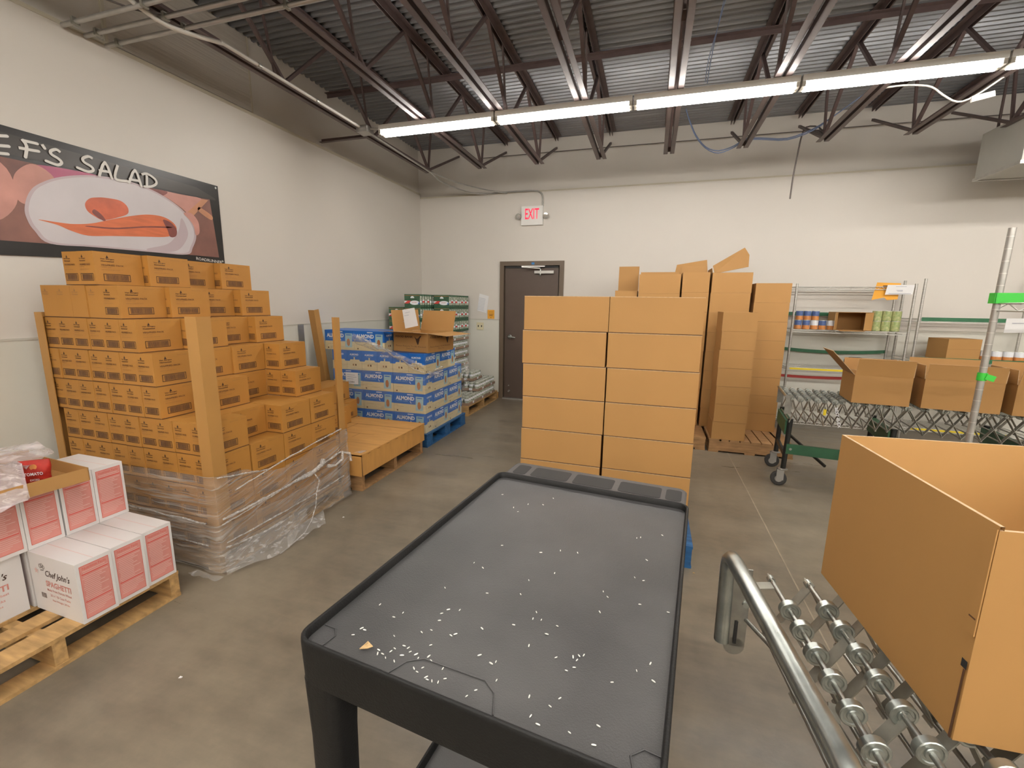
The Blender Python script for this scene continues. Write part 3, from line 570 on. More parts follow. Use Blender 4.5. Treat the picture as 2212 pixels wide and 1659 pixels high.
# stretch film around the tall stack
def film_sheet(pts_fn, nu, nv, m, amp=.010, seed=0, sc=7.0):
    vs = []; fs = []
    for i in range(nu + 1):
        for j in range(nv + 1):
            p, nrm = pts_fn(i / nu, j / nv); d = noise.noise(Vector((p.x * sc, p.y * sc, p.z * sc * 2.6 + seed)))
            vs.append(p + nrm * (amp * (d + .55)))
    for i in range(nu):
        for j in range(nv): a = i * (nv + 1) + j; fs.append((a, a + nv + 1, a + nv + 2, a + 1))
    b = MB(); b.add(vs, fs, m, True); return b
def lerp(tab, s):
    for (a, va), (c, vc) in zip(tab, tab[1:]):
        if s <= c: return va + (vc - va) * (s - a) / (c - a)
    return tab[-1][1]
SX0, SX1, SY0, SY1 = -3.53, -2.205, 1.690, 2.81
def wrap_pt(u, v):
    P = [Vector((SX0, SY0, 0)), Vector((SX1, SY0, 0)), Vector((SX1, SY1, 0)), Vector((SX1 - .5, SY1 + .005, 0))]
    L = [(P[i + 1] - P[i]).length for i in range(3)]; s = u * sum(L); k = 0
    while k < 2 and s > L[k]: s -= L[k]; k += 1
    q = P[k] + (P[k + 1] - P[k]) * (s / L[k]); nn = [Vector((0, -1, 0)), Vector((1, 0, 0)), Vector((0, 1, 0))][k]
    us = u * sum(L)
    top = lerp([(0, .50), (.5, .565), (1.0, .575), (1.325, .585), (1.52, .56), (1.62, .50), (1.80, .465), (1.83, .475), (2.37, .56), (3.5, .5)], us)
    bot = lerp([(0, .03), (1.0, .02), (1.40, .015), (1.75, .02), (1.95, .11), (2.2, .10), (2.37, .02), (3.5, .02)], us)
    return Vector((q.x, q.y, bot + (top - bot) * v)), nn
fm = film_sheet(wrap_pt, 150, 34, 'film', .016, 2, 6.5)
f0 = tag(fm.build('stretch_film'), 'clear stretch film sagging around the base of the tall carton stack', 'film')
def wrap_low(u, v):
    p, n_ = wrap_pt(u, v); zt_ = .30 + .03 * math.sin(7 * u); return Vector((p.x, p.y, min(p.z, .02) + (zt_ - .02) * v)) + n_ * .006, n_
film_sheet(wrap_low, 120, 18, 'film', .016, 21, 9).build('film_layer', f0)
# bunched ropes of film, loops and rags
def rope(pts, r, m, parent, nm='film_fold'):
    b = MB(); P = [Vector(p) for p in pts]; b.tube(P, [r * (.6 + .8 * abs(noise.noise(p * 23))) for p in P], m, 7); return b.build(nm, parent)
def seq(p0, p1, n, sag=0, wob=.006):
    p0 = Vector(p0); p1 = Vector(p1); return [p0.lerp(p1, k / n) + Vector((noise.noise(Vector((k * .7, 1, sag))) * wob + .004, 0, -sag * 4 * (k / n) * (1 - k / n) + noise.noise(Vector((k * .5, 3, sag))) * wob)) for k in range(n + 1)]
X_ = SX1 + .012
rope(seq((X_, 1.71, .33), (X_, 2.70, .40), 26, .02), .009, 'filmw', f0); rope(seq((X_, 1.70, .30), (X_, 2.5, .36), 26, .0), .006, 'filmw', f0)
rope(seq((X_, 1.72, .185), (X_, 2.72, .20), 26, .01), .006, 'filmw', f0); rope(seq((X_, 1.71, .16), (X_, 2.1, .12), 16, .01), .008, 'filmw', f0)
rope(seq((X_, 1.80, .465), (X_, 2.72, .575), 20, -.012), .006, 'filmw', f0); rope(seq((X_, 1.70, .575), (X_, 2.05, .50), 14, .0), .006, 'filmw', f0)
rope([(SX0 + .05 + k * .05, SY0 - .014, .335 - .0012 * k + .004 * math.sin(k * 1.3)) for k in range(25)], .006, 'filmw', f0); rope([(SX0 + .05 + k * .05, SY0 - .014, .175 + .003 * math.sin(k)) for k in range(25)], .007, 'filmw', f0)
rope([(X_ + .004, 2.40, .36), (X_ + .03, 2.43, .28), (X_ + .025, 2.40, .20), (X_ + .04, 2.37, .12), (X_ + .06, 2.30, .05), (X_ + .09, 2.20, .012), (X_ + .12, 2.05, .012), (X_ + .13, 1.95, .010)], .006, 'film2', f0)
rope([(X_, 2.55, .34), (X_ + .03, 2.60, .33), (X_ + .05, 2.66, .36), (X_ + .02, 2.70, .40), (X_ + .05, 2.745, .38), (X_ + .055, 2.75, .32)], .014, 'filmw', f0, 'film_knot')
rope([(X_, 2.25, .345), (X_ + .02, 2.36, .35), (X_ + .03, 2.46, .385), (X_ + .01, 2.50, .40)], .016, 'filmw', f0, 'film_knot')
def ragpt(u, v):
    y = 1.68 + .62 * u; x = X_ - .01 + (.03 + .10 * math.sin(math.pi * min(1, u * 1.1)) * (1 - v)); z = .008 + .13 * v * v + .015 * math.sin(9 * u) * (1 - v)
    return Vector((x, y, max(.006, z))), Vector((.5, 0, .6))
film_sheet(ragpt, 40, 8, 'film2', .012, 9, 14).build('film_skirt', f0)
def ragpt2(u, v): return Vector((X_ + .02 + .12 * v, 2.12 + .34 * u - .12 * v, .012 + .015 * (1 - v))), Vector((0, 0, 1))
film_sheet(ragpt2, 16, 6, 'film2', .018, 4, 18).build('film_skirt', f0)
def ragpt3(u, v): return Vector((-2.36 + .2 * u, 1.655 - .05 * v, .009 + .01 * v)), Vector((0, 0, 1))
film_sheet(ragpt3, 12, 5, 'film2', .016, 6, 20).build('film_skirt', f0)

# ================================================================== LOW BROWN TRAY PALLET
pallet((-3.36, 2.90, 0), 1.20, 1.02, .14, 'woodd', 'old brown pallet under the low flat layer of brown cartons')
t = thing('flat_carton_tray', 'single flat layer of brown cartons inside a shallow tray on an old pallet', 'tray', (-3.37, 2.87, .14))
b = MB(); b.box((0, 0, 0), (1.235, 1.04, .178), 'cbT'); b.build('tray_body', t)
b = MB(); e = .0008; z = .178 + e
b.box((0, 0, .168), (1.239, .006, .181), 'cbT'); b.box((1.232, 0, .168), (1.239, 1.04, .181), 'cbT')
for (x0, y0, x1, y1) in ((.05, .80, 1.235, .806), (0.05, .52, 1.0, .523), (.25, .28, 1.235, .2825), (.62, .52, .625, .80), (.55, .28, .60, .2835), (.85, .40, .853, .52)): b.quad([(x0, y0, z), (x1, y0, z), (x1, y1, z), (x0, y1, z)], 'seam')
b.build('tray_lid', t)
b = MB(); b.quad([(.93 + .2, .05, z + .001), (1.20, .05, z + .001), (1.21, .12, z + .001), (1.17, .12, z + .001)], 'filmw'); b.build('film_scrap', t)
b = MB()
b.quad([(1.2355, .004, .0), (1.2357, .014, .0), (1.2357, .010, .166), (1.2355, .004, .166)], 'seam')
for k in range(7): b.quad([(1.2398, .08 + .14 * k, .168), (1.2398, .12 + .14 * k, .168), (1.2398, .12 + .14 * k, .171), (1.2398, .08 + .14 * k, .171)], 'seam')
b.build('tray_creases', t)
k = 0
for (yc, xo, nn) in ((3.31, -2.69, 4), (3.56, -2.835, 4), (3.805, -2.94, 3)):
    for c in range(nn):
        k += 1; place(SCM, 'small_carton', None, (xo - .13 * c - SW / 2, yc, .3215))
        tag(bpy.context.scene.objects[-1] if False else COL.objects[-1], 'small carton on flat tray, lower row, %s block, %s from aisle' % ({3.31: 'nearest', 3.56: 'middle', 3.805: 'furthest'}[yc], ORD[c + 1]), 'carton', 'small brown cartons on the flat tray')
for (yc, xo, nn) in ((3.31, -2.95, 2), (3.56, -3.0, 2), (3.805, -3.03, 2)):
    for c in range(nn):
        o = place(SCM, 'small_carton', None, (xo - .13 * c - SW / 2, yc, .5055))
        tag(o, 'small carton on flat tray, upper row, %s block, %s from aisle' % ({3.31: 'nearest', 3.56: 'middle', 3.805: 'furthest'}[yc], ORD[c + 1]), 'carton', 'small brown cartons on the flat tray')

# ================================================================== WHITE SPAGHETTI CARTONS
pallet((-3.50, .50, 0), 1.24, .99, .14, 'wood', 'pale wooden pallet in the near left corner under the white spaghetti cartons')
WL, WW, WH = .33, .131, .279
def spaghetti_carton():
    b = MB(); w_, d_, h_ = WL / 2, WW / 2, WH; e = .0006
    b.box((-w_, -d_, 0), (w_, d_, h_), 'wbox')
    X = w_ + e
    def R(y0, y1, z0, z1, m, k=0): b.quad([(X + k * e, y0, z0), (X + k * e, y1, z0), (X + k * e, y1, z1), (X + k * e, y0, z1)], m)
    R(-.053, .053, .018, .262, 'redp')
    for (z0, z1) in ((.018, .020), (.260, .262)): R(-.053, .053, z0, z1, 'reds', 1)
    for (y0, y1) in ((-.053, -.0515), (.0515, .053)): R(y0, y1, .018, .262, 'reds', 1)
    for zz in (.219, .092): R(-.048, .048, zz, zz + .005, 'reds', 1)
    b.text('Nutrition Facts', (X + e, 0, .242), (0, 1, 0), (0, 0, 1), .012, 'reds', width=.085, anchor='c')
    rn = random.Random(5)
    for k in range(24):
        zz = .234 - .0085 * k
        if abs(zz - .219) < .006 or abs(zz - .092) < .006 or zz < .026: continue
        a = -.047 + rn.random() * .006; R(a, a + .05 + rn.random() * .042, zz, zz + .0022, 'redt', 1)
    Y = -d_ - e
    def T(s, x, z, h, m, wd, sh=0., bd=0.): b.text(s, (x, Y, z), (1, 0, 0), (0, 0, 1), h, m, width=wd, shear=sh, bold=bd)
    T("Chef John's", -.055, .172, .040, 'ink', .170, .35, .015); T('SPAGHETTI', -.062, .132, .028, 'redp', .175, 0, .03)
    T('Made From Durum Wheat', -.060, .110, .012, 'redp', .17, 0, .01); T('20 x 1 lb Case Packs', -.045, .085, .012, 'redp', .14, 0, .01); T('Net Weight 20 lbs', -.035, .060, .012, 'redp', .12, 0, .01)
    for (x, w2) in [(-.110 + .004 * k, .0022 if k % 3 else .0012) for k in range(9)]: b.quad([(x, Y, .068), (x + w2, Y, .068), (x + w2, Y, .092), (x, Y, .092)], 'inkb')
    st = []
    for k in range(10): r_ = .017 if k % 2 == 0 else .007; a = math.pi / 2 + k * math.pi / 5; st.append((-.118 + r_ * math.cos(a), Y, .196 + r_ * math.sin(a)))
    b.add(st + [(-.118, Y, .196)], [(k, (k + 1) % 10, 10) for k in range(10)], 'redt')
    for cx_, cz_, r_ in ((-.084, .224, .010), (-.072, .228, .010), (-.062, .222, .009)):
        ring = [(cx_ + r_ * math.cos(a), Y, cz_ + r_ * math.sin(a)) for a in [k * math.pi / 7 for k in range(14)]]; rin = [(cx_ + r_ * .78 * math.cos(a), Y, cz_ + r_ * .78 * math.sin(a)) for a in [k * math.pi / 7 for k in range(14)]]
        b.add(ring + rin, [(k, (k + 1) % 14, 14 + (k + 1) % 14, 14 + k) for k in range(14)], 'ink')
    b.quad([(-.086, Y, .203), (-.062, Y, .206), (-.062, Y, .209), (-.086, Y, .206)], 'ink')
    b.quad([(-w_, -.001, h_ + e), (w_, -.001, h_ + e), (w_, .0015, h_ + e), (-w_, .0015, h_ + e)], 'redt')
    b.quad([(-.03, -d_ + .01, h_ + e), (.02, -d_ + .015, h_ + e), (.01, -.01, h_ + e), (-.04, -.012, h_ + e)], 'wbox')
    return b.mesh('spaghetti_carton')
SPM = spaghetti_carton(); sg = 'white spaghetti cartons'
def sp(x, y, z, label, rz=0.0): tag(place(SPM, 'spaghetti_carton', None, (x, y, z), rz), label, 'carton', sg)
SR = math.radians(-1.5)
for k, y in enumerate((1.148, 1.283, 1.418)): sp(-2.410 - .006 * k, y, .1405, 'white spaghetti carton in the front bottom row, %s' % ['nearest, its printed side showing', 'middle of three', 'closest to the tall brown stack'][k], SR)
for k, y in enumerate((1.15, 1.285, 1.42)): sp(-2.755, y, .1405, 'white spaghetti carton in the second bottom row, supporting the upper row, %s' % ['nearest', 'middle', 'furthest'][k])
sp(-2.66, .905, .1405, 'white spaghetti carton turned sideways at the left edge of the picture, bottom row', math.radians(90))
for k, y in enumerate((.885, 1.02, 1.155, 1.29, 1.425)): sp(-2.732, y, .421, 'white spaghetti carton in the upper row, %s' % ['at the left picture edge', 'second from the left edge', 'middle one under the open tray', 'under the right end of the open tray', 'rightmost, beside the tall brown stack'][k], math.radians(.8 * (k % 2)))
# open tray with pouches under film
t = thing('open_tray', 'shallow brown open tray with red pouches on top of the white cartons', 'tray', (-2.69, 1.00, .702), math.radians(-4))
b = MB(); L_, W_, H_, th = .50, .58, .060, .004
b.box((-L_ / 2, -W_ / 2, 0), (L_ / 2, W_ / 2, .004), 'cbG')
for s in (-1, 1): b.box((s * L_ / 2 - (0 if s < 0 else th), -W_ / 2, .004), (s * L_ / 2 + (th if s < 0 else 0), W_ / 2, H_ + (.02 if s < 0 else 0)), 'cbG'); b.box((-L_ / 2, s * W_ / 2 - (0 if s < 0 else th), .004), (L_ / 2, s * W_ / 2 + (th if s < 0 else 0), H_), 'cbG')
b.text('TOMATOES 12/24 OZ', (L_ / 2 + .0006, -.10, .03), (0, 1, 0), (0, 0, 1), .012, 'inkl', width=.16); b.build('tray_body', t)
pm = MB(); n = 10
def pouch(loc, rz, label):
    b = MB(); loops = []
    for k in range(9):
        zz = .12 * k / 8; th_ = .016 * math.sin(math.pi * min(max(k / 8, .05), .95)) + .002; wd = .052 + .003 * math.cos(k)
        loops.append([(wd * math.cos(a), th_ * math.sin(a), zz) for a in [2 * math.pi * q / 16 for q in range(16)]])
    b.loft(loops, 'pouch', smooth=True); b.text('TOMATO', (0, -.0195, .055), (1, 0, 0), (0, 0, 1), .014, 'awhite', width=.062, anchor='c', bold=.02); b.text('DICED', (0, -.0165, .030), (1, 0, 0), (0, 0, 1), .008, 'awhite', width=.03, anchor='c')
    b.lathe((0, -.006, .09), (0, -1, .1), [(0, .014), (.008, .012)], 'lcan_o', 10)
    o = b.build('tomato_pouch', None, loc, rz); return tag(o, label, 'pouch', 'red tomato pouches in the tray')
pouch((-2.535, 1.145, .7075), math.radians(42), 'red tomato pouch standing uncovered at the right end of the open tray')
pouch((-2.56, .99, .7075), math.radians(62), 'red tomato pouch under clear film, next to the uncovered pouch')
pouch((-2.66, 1.02, .7075), math.radians(60), 'red tomato pouch under clear film, behind the front row in the tray'); pouch((-2.58, .86, .7075), math.radians(66), 'red tomato pouch under clear film, at the left picture edge')
def tfilm(u, v):
    y = .70 + .60 * u; x = -2.98 + .57 * v * (1 - max(0, u - .55) * 1.15); z = .842 + .02 * math.sin(5 * u + 3 * v)
    if v > .78 and u < .60: z -= (v - .78) * .62; x += (v - .78) * .14
    if u > .62: z -= (u - .62) * .08 + (.10 * (v - .55) if v > .55 else 0)
    return Vector((x, y, z)), Vector((.2, 0, 1))
film_sheet(tfilm, 34, 28, 'film4', .020, 5, 13).build('tray_film', t).matrix_parent_inverse = (Matrix.Translation((-2.69, 1.00, .702)) @ Matrix.Rotation(math.radians(-4), 4, 'Z')).inverted()

# ================================================================== ALMOND CARTONS
pallet((-3.39, 4.07, 0), 1.20, 1.03, .145, 'woodb', 'blue painted pallet under the almond drink cartons', sw=.14)
AL, AW, AH = .377, .187, .2125
def almond_carton():
    b = MB(); w_, d_, h_ = AL / 2, AW / 2, AH; e = .0006; zc = .095
    b.box((-w_, -d_, 0), (w_, d_, zc), 'acream'); b.box((-w_, -d_, zc), (w_, d_, h_), 'ablue')
    for s in (-1, 1):
        Y = s * (d_ + e); xd = (-s * -1, 0, 0) if False else ((1, 0, 0) if s < 0 else (-1, 0, 0)); X0 = -w_ if s < 0 else w_; sg_ = 1 if s < 0 else -1
        def P(x, z, k=0): return (X0 + sg_ * x, Y + s * e * k, z)
        for k in range(16): b.quad([P(.004 + k * .0165, zc), P(.012 + k * .0165, zc), P(.010 + k * .0165, zc - .004), P(.006 + k * .0165, zc - .004)], 'ablue')
        b.text('ALMOND', P(.026, .134), xd, (0, 0, 1), .044, 'awhite', width=.222, bold=.04)
        b.text('NON-DAIRY BEVERAGE', P(.035, .118), xd, (0, 0, 1), .009, 'apale', width=.135)
        b.quad([P(.165, .193), P(.235, .193), P(.235, .202), P(.165, .202)], 'awhite')
        b.quad([P(.205, .105), P(.216, .103), P(.200, .128), P(.194, .128)], 'awhite')
        b.quad([P(.262, .030), P(.350, .030), P(.358, .182), P(.268, .182)], 'apale')
        b.quad([P(.280, .160, 1), P(.340, .160, 1), P(.340, .170, 1), P(.280, .170, 1)], 'ablue')
        b.add([P(.306 + .021 * math.cos(a), .085 + .042 * math.sin(a), 1) for a in [q * math.pi / 6 for q in range(12)]], [tuple(range(12))], 'anut')
        b.text('12 x 32 OZ CARTONS', P(.04, .060), xd, (0, 0, 1), .006, 'inkl', width=.08)
        b.quad([P(.035, .012), P(.050, .012), P(.050, .027), P(.035, .027)], 'seam')
    for s in (-1, 1):
        X = s * (w_ + e); Y0 = -d_ if s > 0 else d_; sg_ = 1 if s > 0 else -1; yd = (0, sg_, 0)
        def Q(y, z): return (X, Y0 + sg_ * y, z)
        b.quad([Q(.03, zc), Q(.165, zc), Q(.155, zc + .018), Q(.045, zc + .018)], 'acream'); b.quad([Q(.085, zc + .018), Q(.10, zc + .018), Q(.10, zc + .045), Q(.085, zc + .045)], 'acream')
        b.text('ALMOND', Q(.035, .158), yd, (0, 0, 1), .020, 'awhite', width=.112, bold=.03); b.text('NON-DAIRY', Q(.055, .146), yd, (0, 0, 1), .006, 'apale', width=.07)
        b.quad([Q(.10, .045), Q(.118, .045), Q(.118, .065), Q(.10, .065)], 'seam'); b.quad([Q(.07, .045), Q(.085, .045), Q(.085, .065), Q(.07, .065)], 'inkl')
    return b.mesh('almond_carton')
ALM = almond_carton(); ag = 'blue almond drink cartons'; ax1 = -2.22; ay0 = 4.10; Z5 = [.1455 + .2145 * k for k in range(6)]
def al(x, y, z, rz, label): tag(place(ALM, 'almond_carton', None, (x, y, z), rz), label, 'carton', ag)
ln = ['bottom', 'second', 'third', 'fourth', 'top']
for L in range(3):
    for c in range(3): al(ax1 - AL / 2 - .381 * c, ay0 + AW / 2, Z5[L], 0, 'blue almond carton, %s layer, long side forward, %s from the aisle' % (ln[L], ORD[c + 1]))
    for c in range(2):
        for q in range(2): al(ax1 - AW / 2 - .19 * q, ay0 + .19 + AL / 2 + .381 * c, Z5[L], math.pi / 2, 'blue almond drink carton, %s layer on the aisle side, %s, %s' % (ln[L], ['nearer one', 'further one'][c], ['outer column', 'inner column'][q]))
for c in range(6): al(ax1 - AW / 2 - .19 * c, ay0 + AL / 2, Z5[3], math.pi / 2 if c == 0 else -math.pi / 2 + math.pi, 'blue almond drink carton, fourth layer, narrow end forward, %s from the aisle' % ORD[c + 1])
for c in range(2): al(ax1 - AW / 2 - .19 * c, ay0 + .381 + AL / 2, Z5[3], math.pi / 2, 'blue almond drink carton, fourth layer, far row under the open food bank box, %s' % ['outer', 'inner'][c])
for c in range(2): al(-2.875 - .381 * c, ay0 + AW / 2, Z5[4], 0, 'blue almond drink carton on the very top layer, %s' % ['beside the open box', 'left one'][c]); al(-2.90 - .381 * c, ay0 + .19 + AW / 2, Z5[4], 0, 'blue almond drink carton on the very top layer, back row, %s' % ['right', 'left'][c])
def af(u, v):
    P = [Vector((-3.37, ay0 - .012, 0)), Vector((ax1 + .012, ay0 - .012, 0)), Vector((ax1 + .012, 5.07, 0))]; L = [(P[1] - P[0]).length, (P[2] - P[1]).length]; s = u * sum(L); k = 0
    if s > L[0]: s -= L[0]; k = 1
    q = P[k] + (P[k + 1] - P[k]) * (s / L[k]); us = u * sum(L)
    top = lerp([(0, 1.20), (.30, 1.18), (.62, 1.0), (1.16, .83), (1.4, .80), (2.2, .82)], us)
    return Vector((q.x, q.y, .13 + (top - .13) * v)), [Vector((0, -1, 0)), Vector((1, 0, 0))][k]
f1 = tag(film_sheet(af, 90, 40, 'film3', .006, 3, 5).build('stretch_film'), 'clear stretch film wrapped around the blue almond cartons', 'film')
rope([(-3.0 + .78 * k / 20, ay0 - .02 - .012 * math.sin(k * .5), 1.16 - .36 * (k / 20) ** 1.1 + .01 * math.sin(k)) for k in range(21)], .008, 'film2', f1)
rope([(-2.9 + .78 * k / 20, ay0 - .03 + .16 * max(0, (k - 14) / 6), 1.12 - .34 * (k / 20) + .012 * math.sin(k * 1.3)) for k in range(21)], .010, 'film2', f1)
def sash(u, v):
    return Vector((-3.05 + .85 * u, ay0 - .022 - .02 * math.sin(4 * v), 1.19 - .30 * u - (.11 - .05 * u) * v)), Vector((0, -1, 0))
film_sheet(sash, 36, 8, 'film2', .014, 8, 12).build('film_fold', f1)
def sash2(u, v): return Vector((ax1 + .02 + .02 * math.sin(9 * v), ay0 + .02 + .32 * u, .80 + .04 * u - .06 * v)), Vector((1, 0, 0))
film_sheet(sash2, 18, 6, 'film2', .02, 12, 14).build('film_fold', f1)
def sash3(u, v): return Vector((ax1 + .02 + .05 * math.sin(3 * v + u), 5.0 + .10 * u, .82 - .38 * v)), Vector((1, .3, 0))
film_sheet(sash3, 8, 18, 'film2', .03, 15, 12).build('film_fold', f1)
b = MB(); b.box((-3.18, ay0 - .024, .60 + .03), (-3.02, ay0 - .022, .60 + .16), 'paper')
for k, wd in enumerate((.10, .12, .08)): b.box((-3.16, ay0 - .0245, .73 - .022 * k), (-3.16 + wd, ay0 - .024, .735 - .022 * k), 'papert')
b.text('12084', (-3.15, ay0 - .0245, .645), (1, 0, 0), (0, 0, 1), .02, 'ink', width=.08); b.build('shipping_label', f1)

# ================================================================== OPEN CARTONS
def open_carton(name, label, cat, loc, rz, w_, d_, h_, flaps, fl=.2, mo='cbG', mi='cbI', group=None, th=.004):
    """flaps: dict side -> angle degrees above horizontal (outward), None = missing. sides: 'f'(-y) 'b'(+y) 'l'(-x) 'r'(+x)"""
    t = thing(name, label, cat, loc, rz, group); b = MB(); a, c = w_ / 2, d_ / 2
    b.box((-a, -c, 0), (a, c, th), mo)
    def wall(p0, p1, inn):
        p0 = Vector((*p0, th)); p1 = Vector((*p1, th)); up = Vector((0, 0, h_ - th)); n_ = Vector((*inn, 0)) * th
        b.add([p0, p1, p1 + up, p0 + up], [(0, 1, 2, 3)], mo); b.add([p0 + n_, p1 + n_, p1 + n_ + up, p0 + n_ + up], [(3, 2, 1, 0)], mi)
        b.add([p0 + up, p1 + up, p1 + up + n_, p0 + up + n_], [(0, 1, 2, 3)], 'edge')
    wall((-a, -c), (a, -c), (0, 1)); wall((a, c), (-a, c), (0, -1)); wall((-a, c), (-a, -c), (1, 0)); wall((a, -c), (a, c), (-1, 0))
    b.build('carton_body', t)
    D = {'f': ((-a, -c), (a, -c), (0, -1)), 'b': ((a, c), (-a, c), (0, 1)), 'l': ((-a, c), (-a, -c), (-1, 0)), 'r': ((a, -c), (a, c), (1, 0))}
    for sd, an in flaps.items():
        if an is None: continue
        fl_ = fl
        if isinstance(an, tuple): an, fl_ = an
        (x0, y0), (x1, y1), (nx, ny) = D[sd]; r_ = math.radians(an); v = Vector((nx * math.cos(r_), ny * math.cos(r_), math.sin(r_))) * fl_
        p0 = Vector((x0, y0, h_ + .001)); p1 = Vector((x1, y1, h_ + .001)); ins = (p1 - p0).normalized() * .004
        bb = MB(); bb.slab([p0 + ins, p1 - ins, p1 - ins + v, p0 + ins + v], th, mo, 'edge'); bb.build('flap', t)
    return t
fb = open_carton('food_bank_carton', 'open brown food bank carton with raised flaps on the almond cartons', 'carton', (-2.395, 4.43, 1.0045), math.radians(-9), .46, .47, .205, {'f': 6, 'r': -4, 'l': 84, 'b': 74}, .235)
b = MB(); y = -.2362
b.text('FOOD BANK', (-.20, y, .150), (1, 0, 0), (0, 0, 1), .022, 'ink', width=.235, bold=.02); b.text('Please Return To Be Reused', (-.20, y, .055), (1, 0, 0), (0, 0, 1), .013, 'inkb', width=.40); b.text('Thank You', (-.06, y, .030), (1, 0, 0), (0, 0, 1), .013, 'inkb', width=.11)
def bird(o, xd):
    o = Vector(o); xd = Vector(xd); up = Vector((0, 0, 1)); P = [(-.05, .055), (-.02, .030), (0, .034), (.03, .062), (.045, .060), (.022, .030), (.018, .010), (.004, -.030), (-.006, -.034), (-.020, -.008), (-.03, .022)]
    b.add([o + xd * px + up * pz for px, pz in P], [(0, 1, 10), (1, 2, 9, 10), (2, 5, 6, 7, 8, 9), (2, 3, 4, 5)], 'ink')
bird((.10, y, .115), (1, 0, 0))
x = .2312; b.text('FOOD BANK', (x, -.20, .150), (0, 1, 0), (0, 0, 1), .022, 'ink', width=.235, bold=.02); b.text('Please Return To Be Reused', (x, -.20, .055), (0, 1, 0), (0, 0, 1), .013, 'inkb', width=.36); b.text('Thank You', (x, -.06, .030), (0, 1, 0), (0, 0, 1), .013, 'inkb', width=.11); bird((x, .12, .120), (0, 1, 0))
b.build('printed_lettering', fb)
b = MB(); b.slab([(0, 0, 0), (.16, .01, .035), (.10, .035, .225), (-.055, .03, .20)], .001, 'paper')
for k in range(4): b.slab([(-.01 - .012 * k, .0155 + .003 * k - .002, .165 - .032 * k), (.05 - .012 * k, .018 + .003 * k - .002, .178 - .032 * k), (.05 - .012 * k, .0185 + .003 * k - .002, .182 - .032 * k), (-.01 - .012 * k, .016 + .003 * k - .002, .169 - .032 * k)], .0004, 'papert')
tag(b.build('note_sheet', None, (-2.55, 4.30, 1.245), math.radians(-5)), 'white handwritten note sheet hung over the flap of the food bank carton', 'paper')

# ================================================================== GREEN CAN CASES (corner stack)
pallet((-3.60, 5.45, 0), 1.30, 1.22, .14, 'wood', 'pale wooden pallet of canned goods in the corner by the door')
CW, CD = .25, .36
def can_case(kind):
    b = MB(); H_ = .178 if kind == 'g' else .128; a, c = CW / 2, CD / 2; e = .0008
    if kind == 'g':
        b.box((-a, -c, 0), (a - .012, c, H_), 'green')
        b.quad([(-a, -c - e, .05), (-a + .07, -c - e, .05), (-a + .10, -c - e, .09), (-a, -c - e, .09)], 'redc'); b.quad([(-a, -c - 2 * e, .055), (-a + .05, -c - 2 * e, .085), (-a, -c - 2 * e, .087)], 'awhite')
        b.add([(.035 + .075 * math.cos(q), -c - e, .062 + .030 * math.sin(q)) for q in [k * math.pi / 8 for k in range(16)]], [tuple(range(16))], 'awhite')
        b.text('DICED', (.03, -c - 2 * e, .060), (1, 0, 0), (0, 0, 1), .014, 'redc', width=.07, anchor='c'); b.add([(.0 + .03 * math.cos(q), -c - e, .125 + .028 * math.sin(q)) for q in [k * math.pi / 8 for k in range(9)]], [tuple(range(9))], 'awhite')
        b.quad([(.085, -c - 3 * e, .045), (.115, -c - 3 * e, .045), (.10, -c - 3 * e, .075)], 'bluec'); b.quad([(-a, -c - e, .155), (a - .012, -c - e, .155), (a - .012, -c - e, .163), (-a, -c - e, .163)], 'inkl')
        for k in range(5):
            y0 = -c + .036 + .072 * k; mats = ['green', 'grnw', 'redc', 'awhite', 'grnw', 'green'] if k % 2 else ['green', 'grnw', 'awhite', 'grnw', 'grnw', 'green']
            b.lathe((a - .032, y0, .004), (0, 0, 1), [(0, .033), (.03, .034), (.06, .034), (.085, .034), (.10, .034), (.15, .034), (.165, .030)], 'grnw', 10, True, mats)
    else:
        b.box((-a, -c, 0), (a, c, .034), 'traygrey'); b.quad([(a + e, -.02, .008), (a + e, .03, .008), (a + e, .03, .04), (a + e, -.02, .04)], 'awhite'); b.quad([(-.02, -c - e, .008), (.03, -c - e, .008), (.03, -c - e, .04), (-.02, -c - e, .04)], 'awhite')
        for i in range(3):
            for k in range(5):
                b.lathe((-a + .042 + .083 * i, -c + .038 + .071 * k, .01), (0, 0, 1), [(0, .033), (.03, .034), (.055, .034), (.085, .034), (.105, .033), (.112, .031), (.113, .026), (.108, .025)], 'tin', 10, True, ['grnw', 'grnw', 'awhite', 'grnw', 'tin', 'tin', 'tin'])
    return b.mesh('can_case')
CG, CT = can_case('g'), can_case('t')
def case(me, x, y, z, label, grp): tag(place(me, 'can_case', None, (x, y, z), random.uniform(-.003, .003)), label, 'case of cans', grp)
zt = 1.64
for r in range(3):
    z = zt - .18 * (r + 1); rl = ['top', 'second', 'third'][r]
    for q in range(2): case(CG, -2.795 - CW / 2 + .012, 5.93 + CD / 2 + .361 * q, z, 'green shrink wrapped can case, %s row, right column, %s' % (rl, ['front', 'back'][q]), 'green can cases')
    case(CG, -3.07 - CW / 2 + .012, 5.575 + CD / 2, z, 'green shrink wrapped can case, %s row, left column, front' % rl, 'green can cases')
    case(CG, -3.07 - CW / 2 + .012, 5.94 + CD / 2, z, 'green shrink wrapped can case, %s row, left column, behind the front one' % rl, 'green can cases')
    if r > 0: case(CG, -3.325 - CW / 2 + .012, 5.575 + CD / 2, z, 'green shrink wrapped can case, %s row, against the left wall' % rl, 'green can cases')
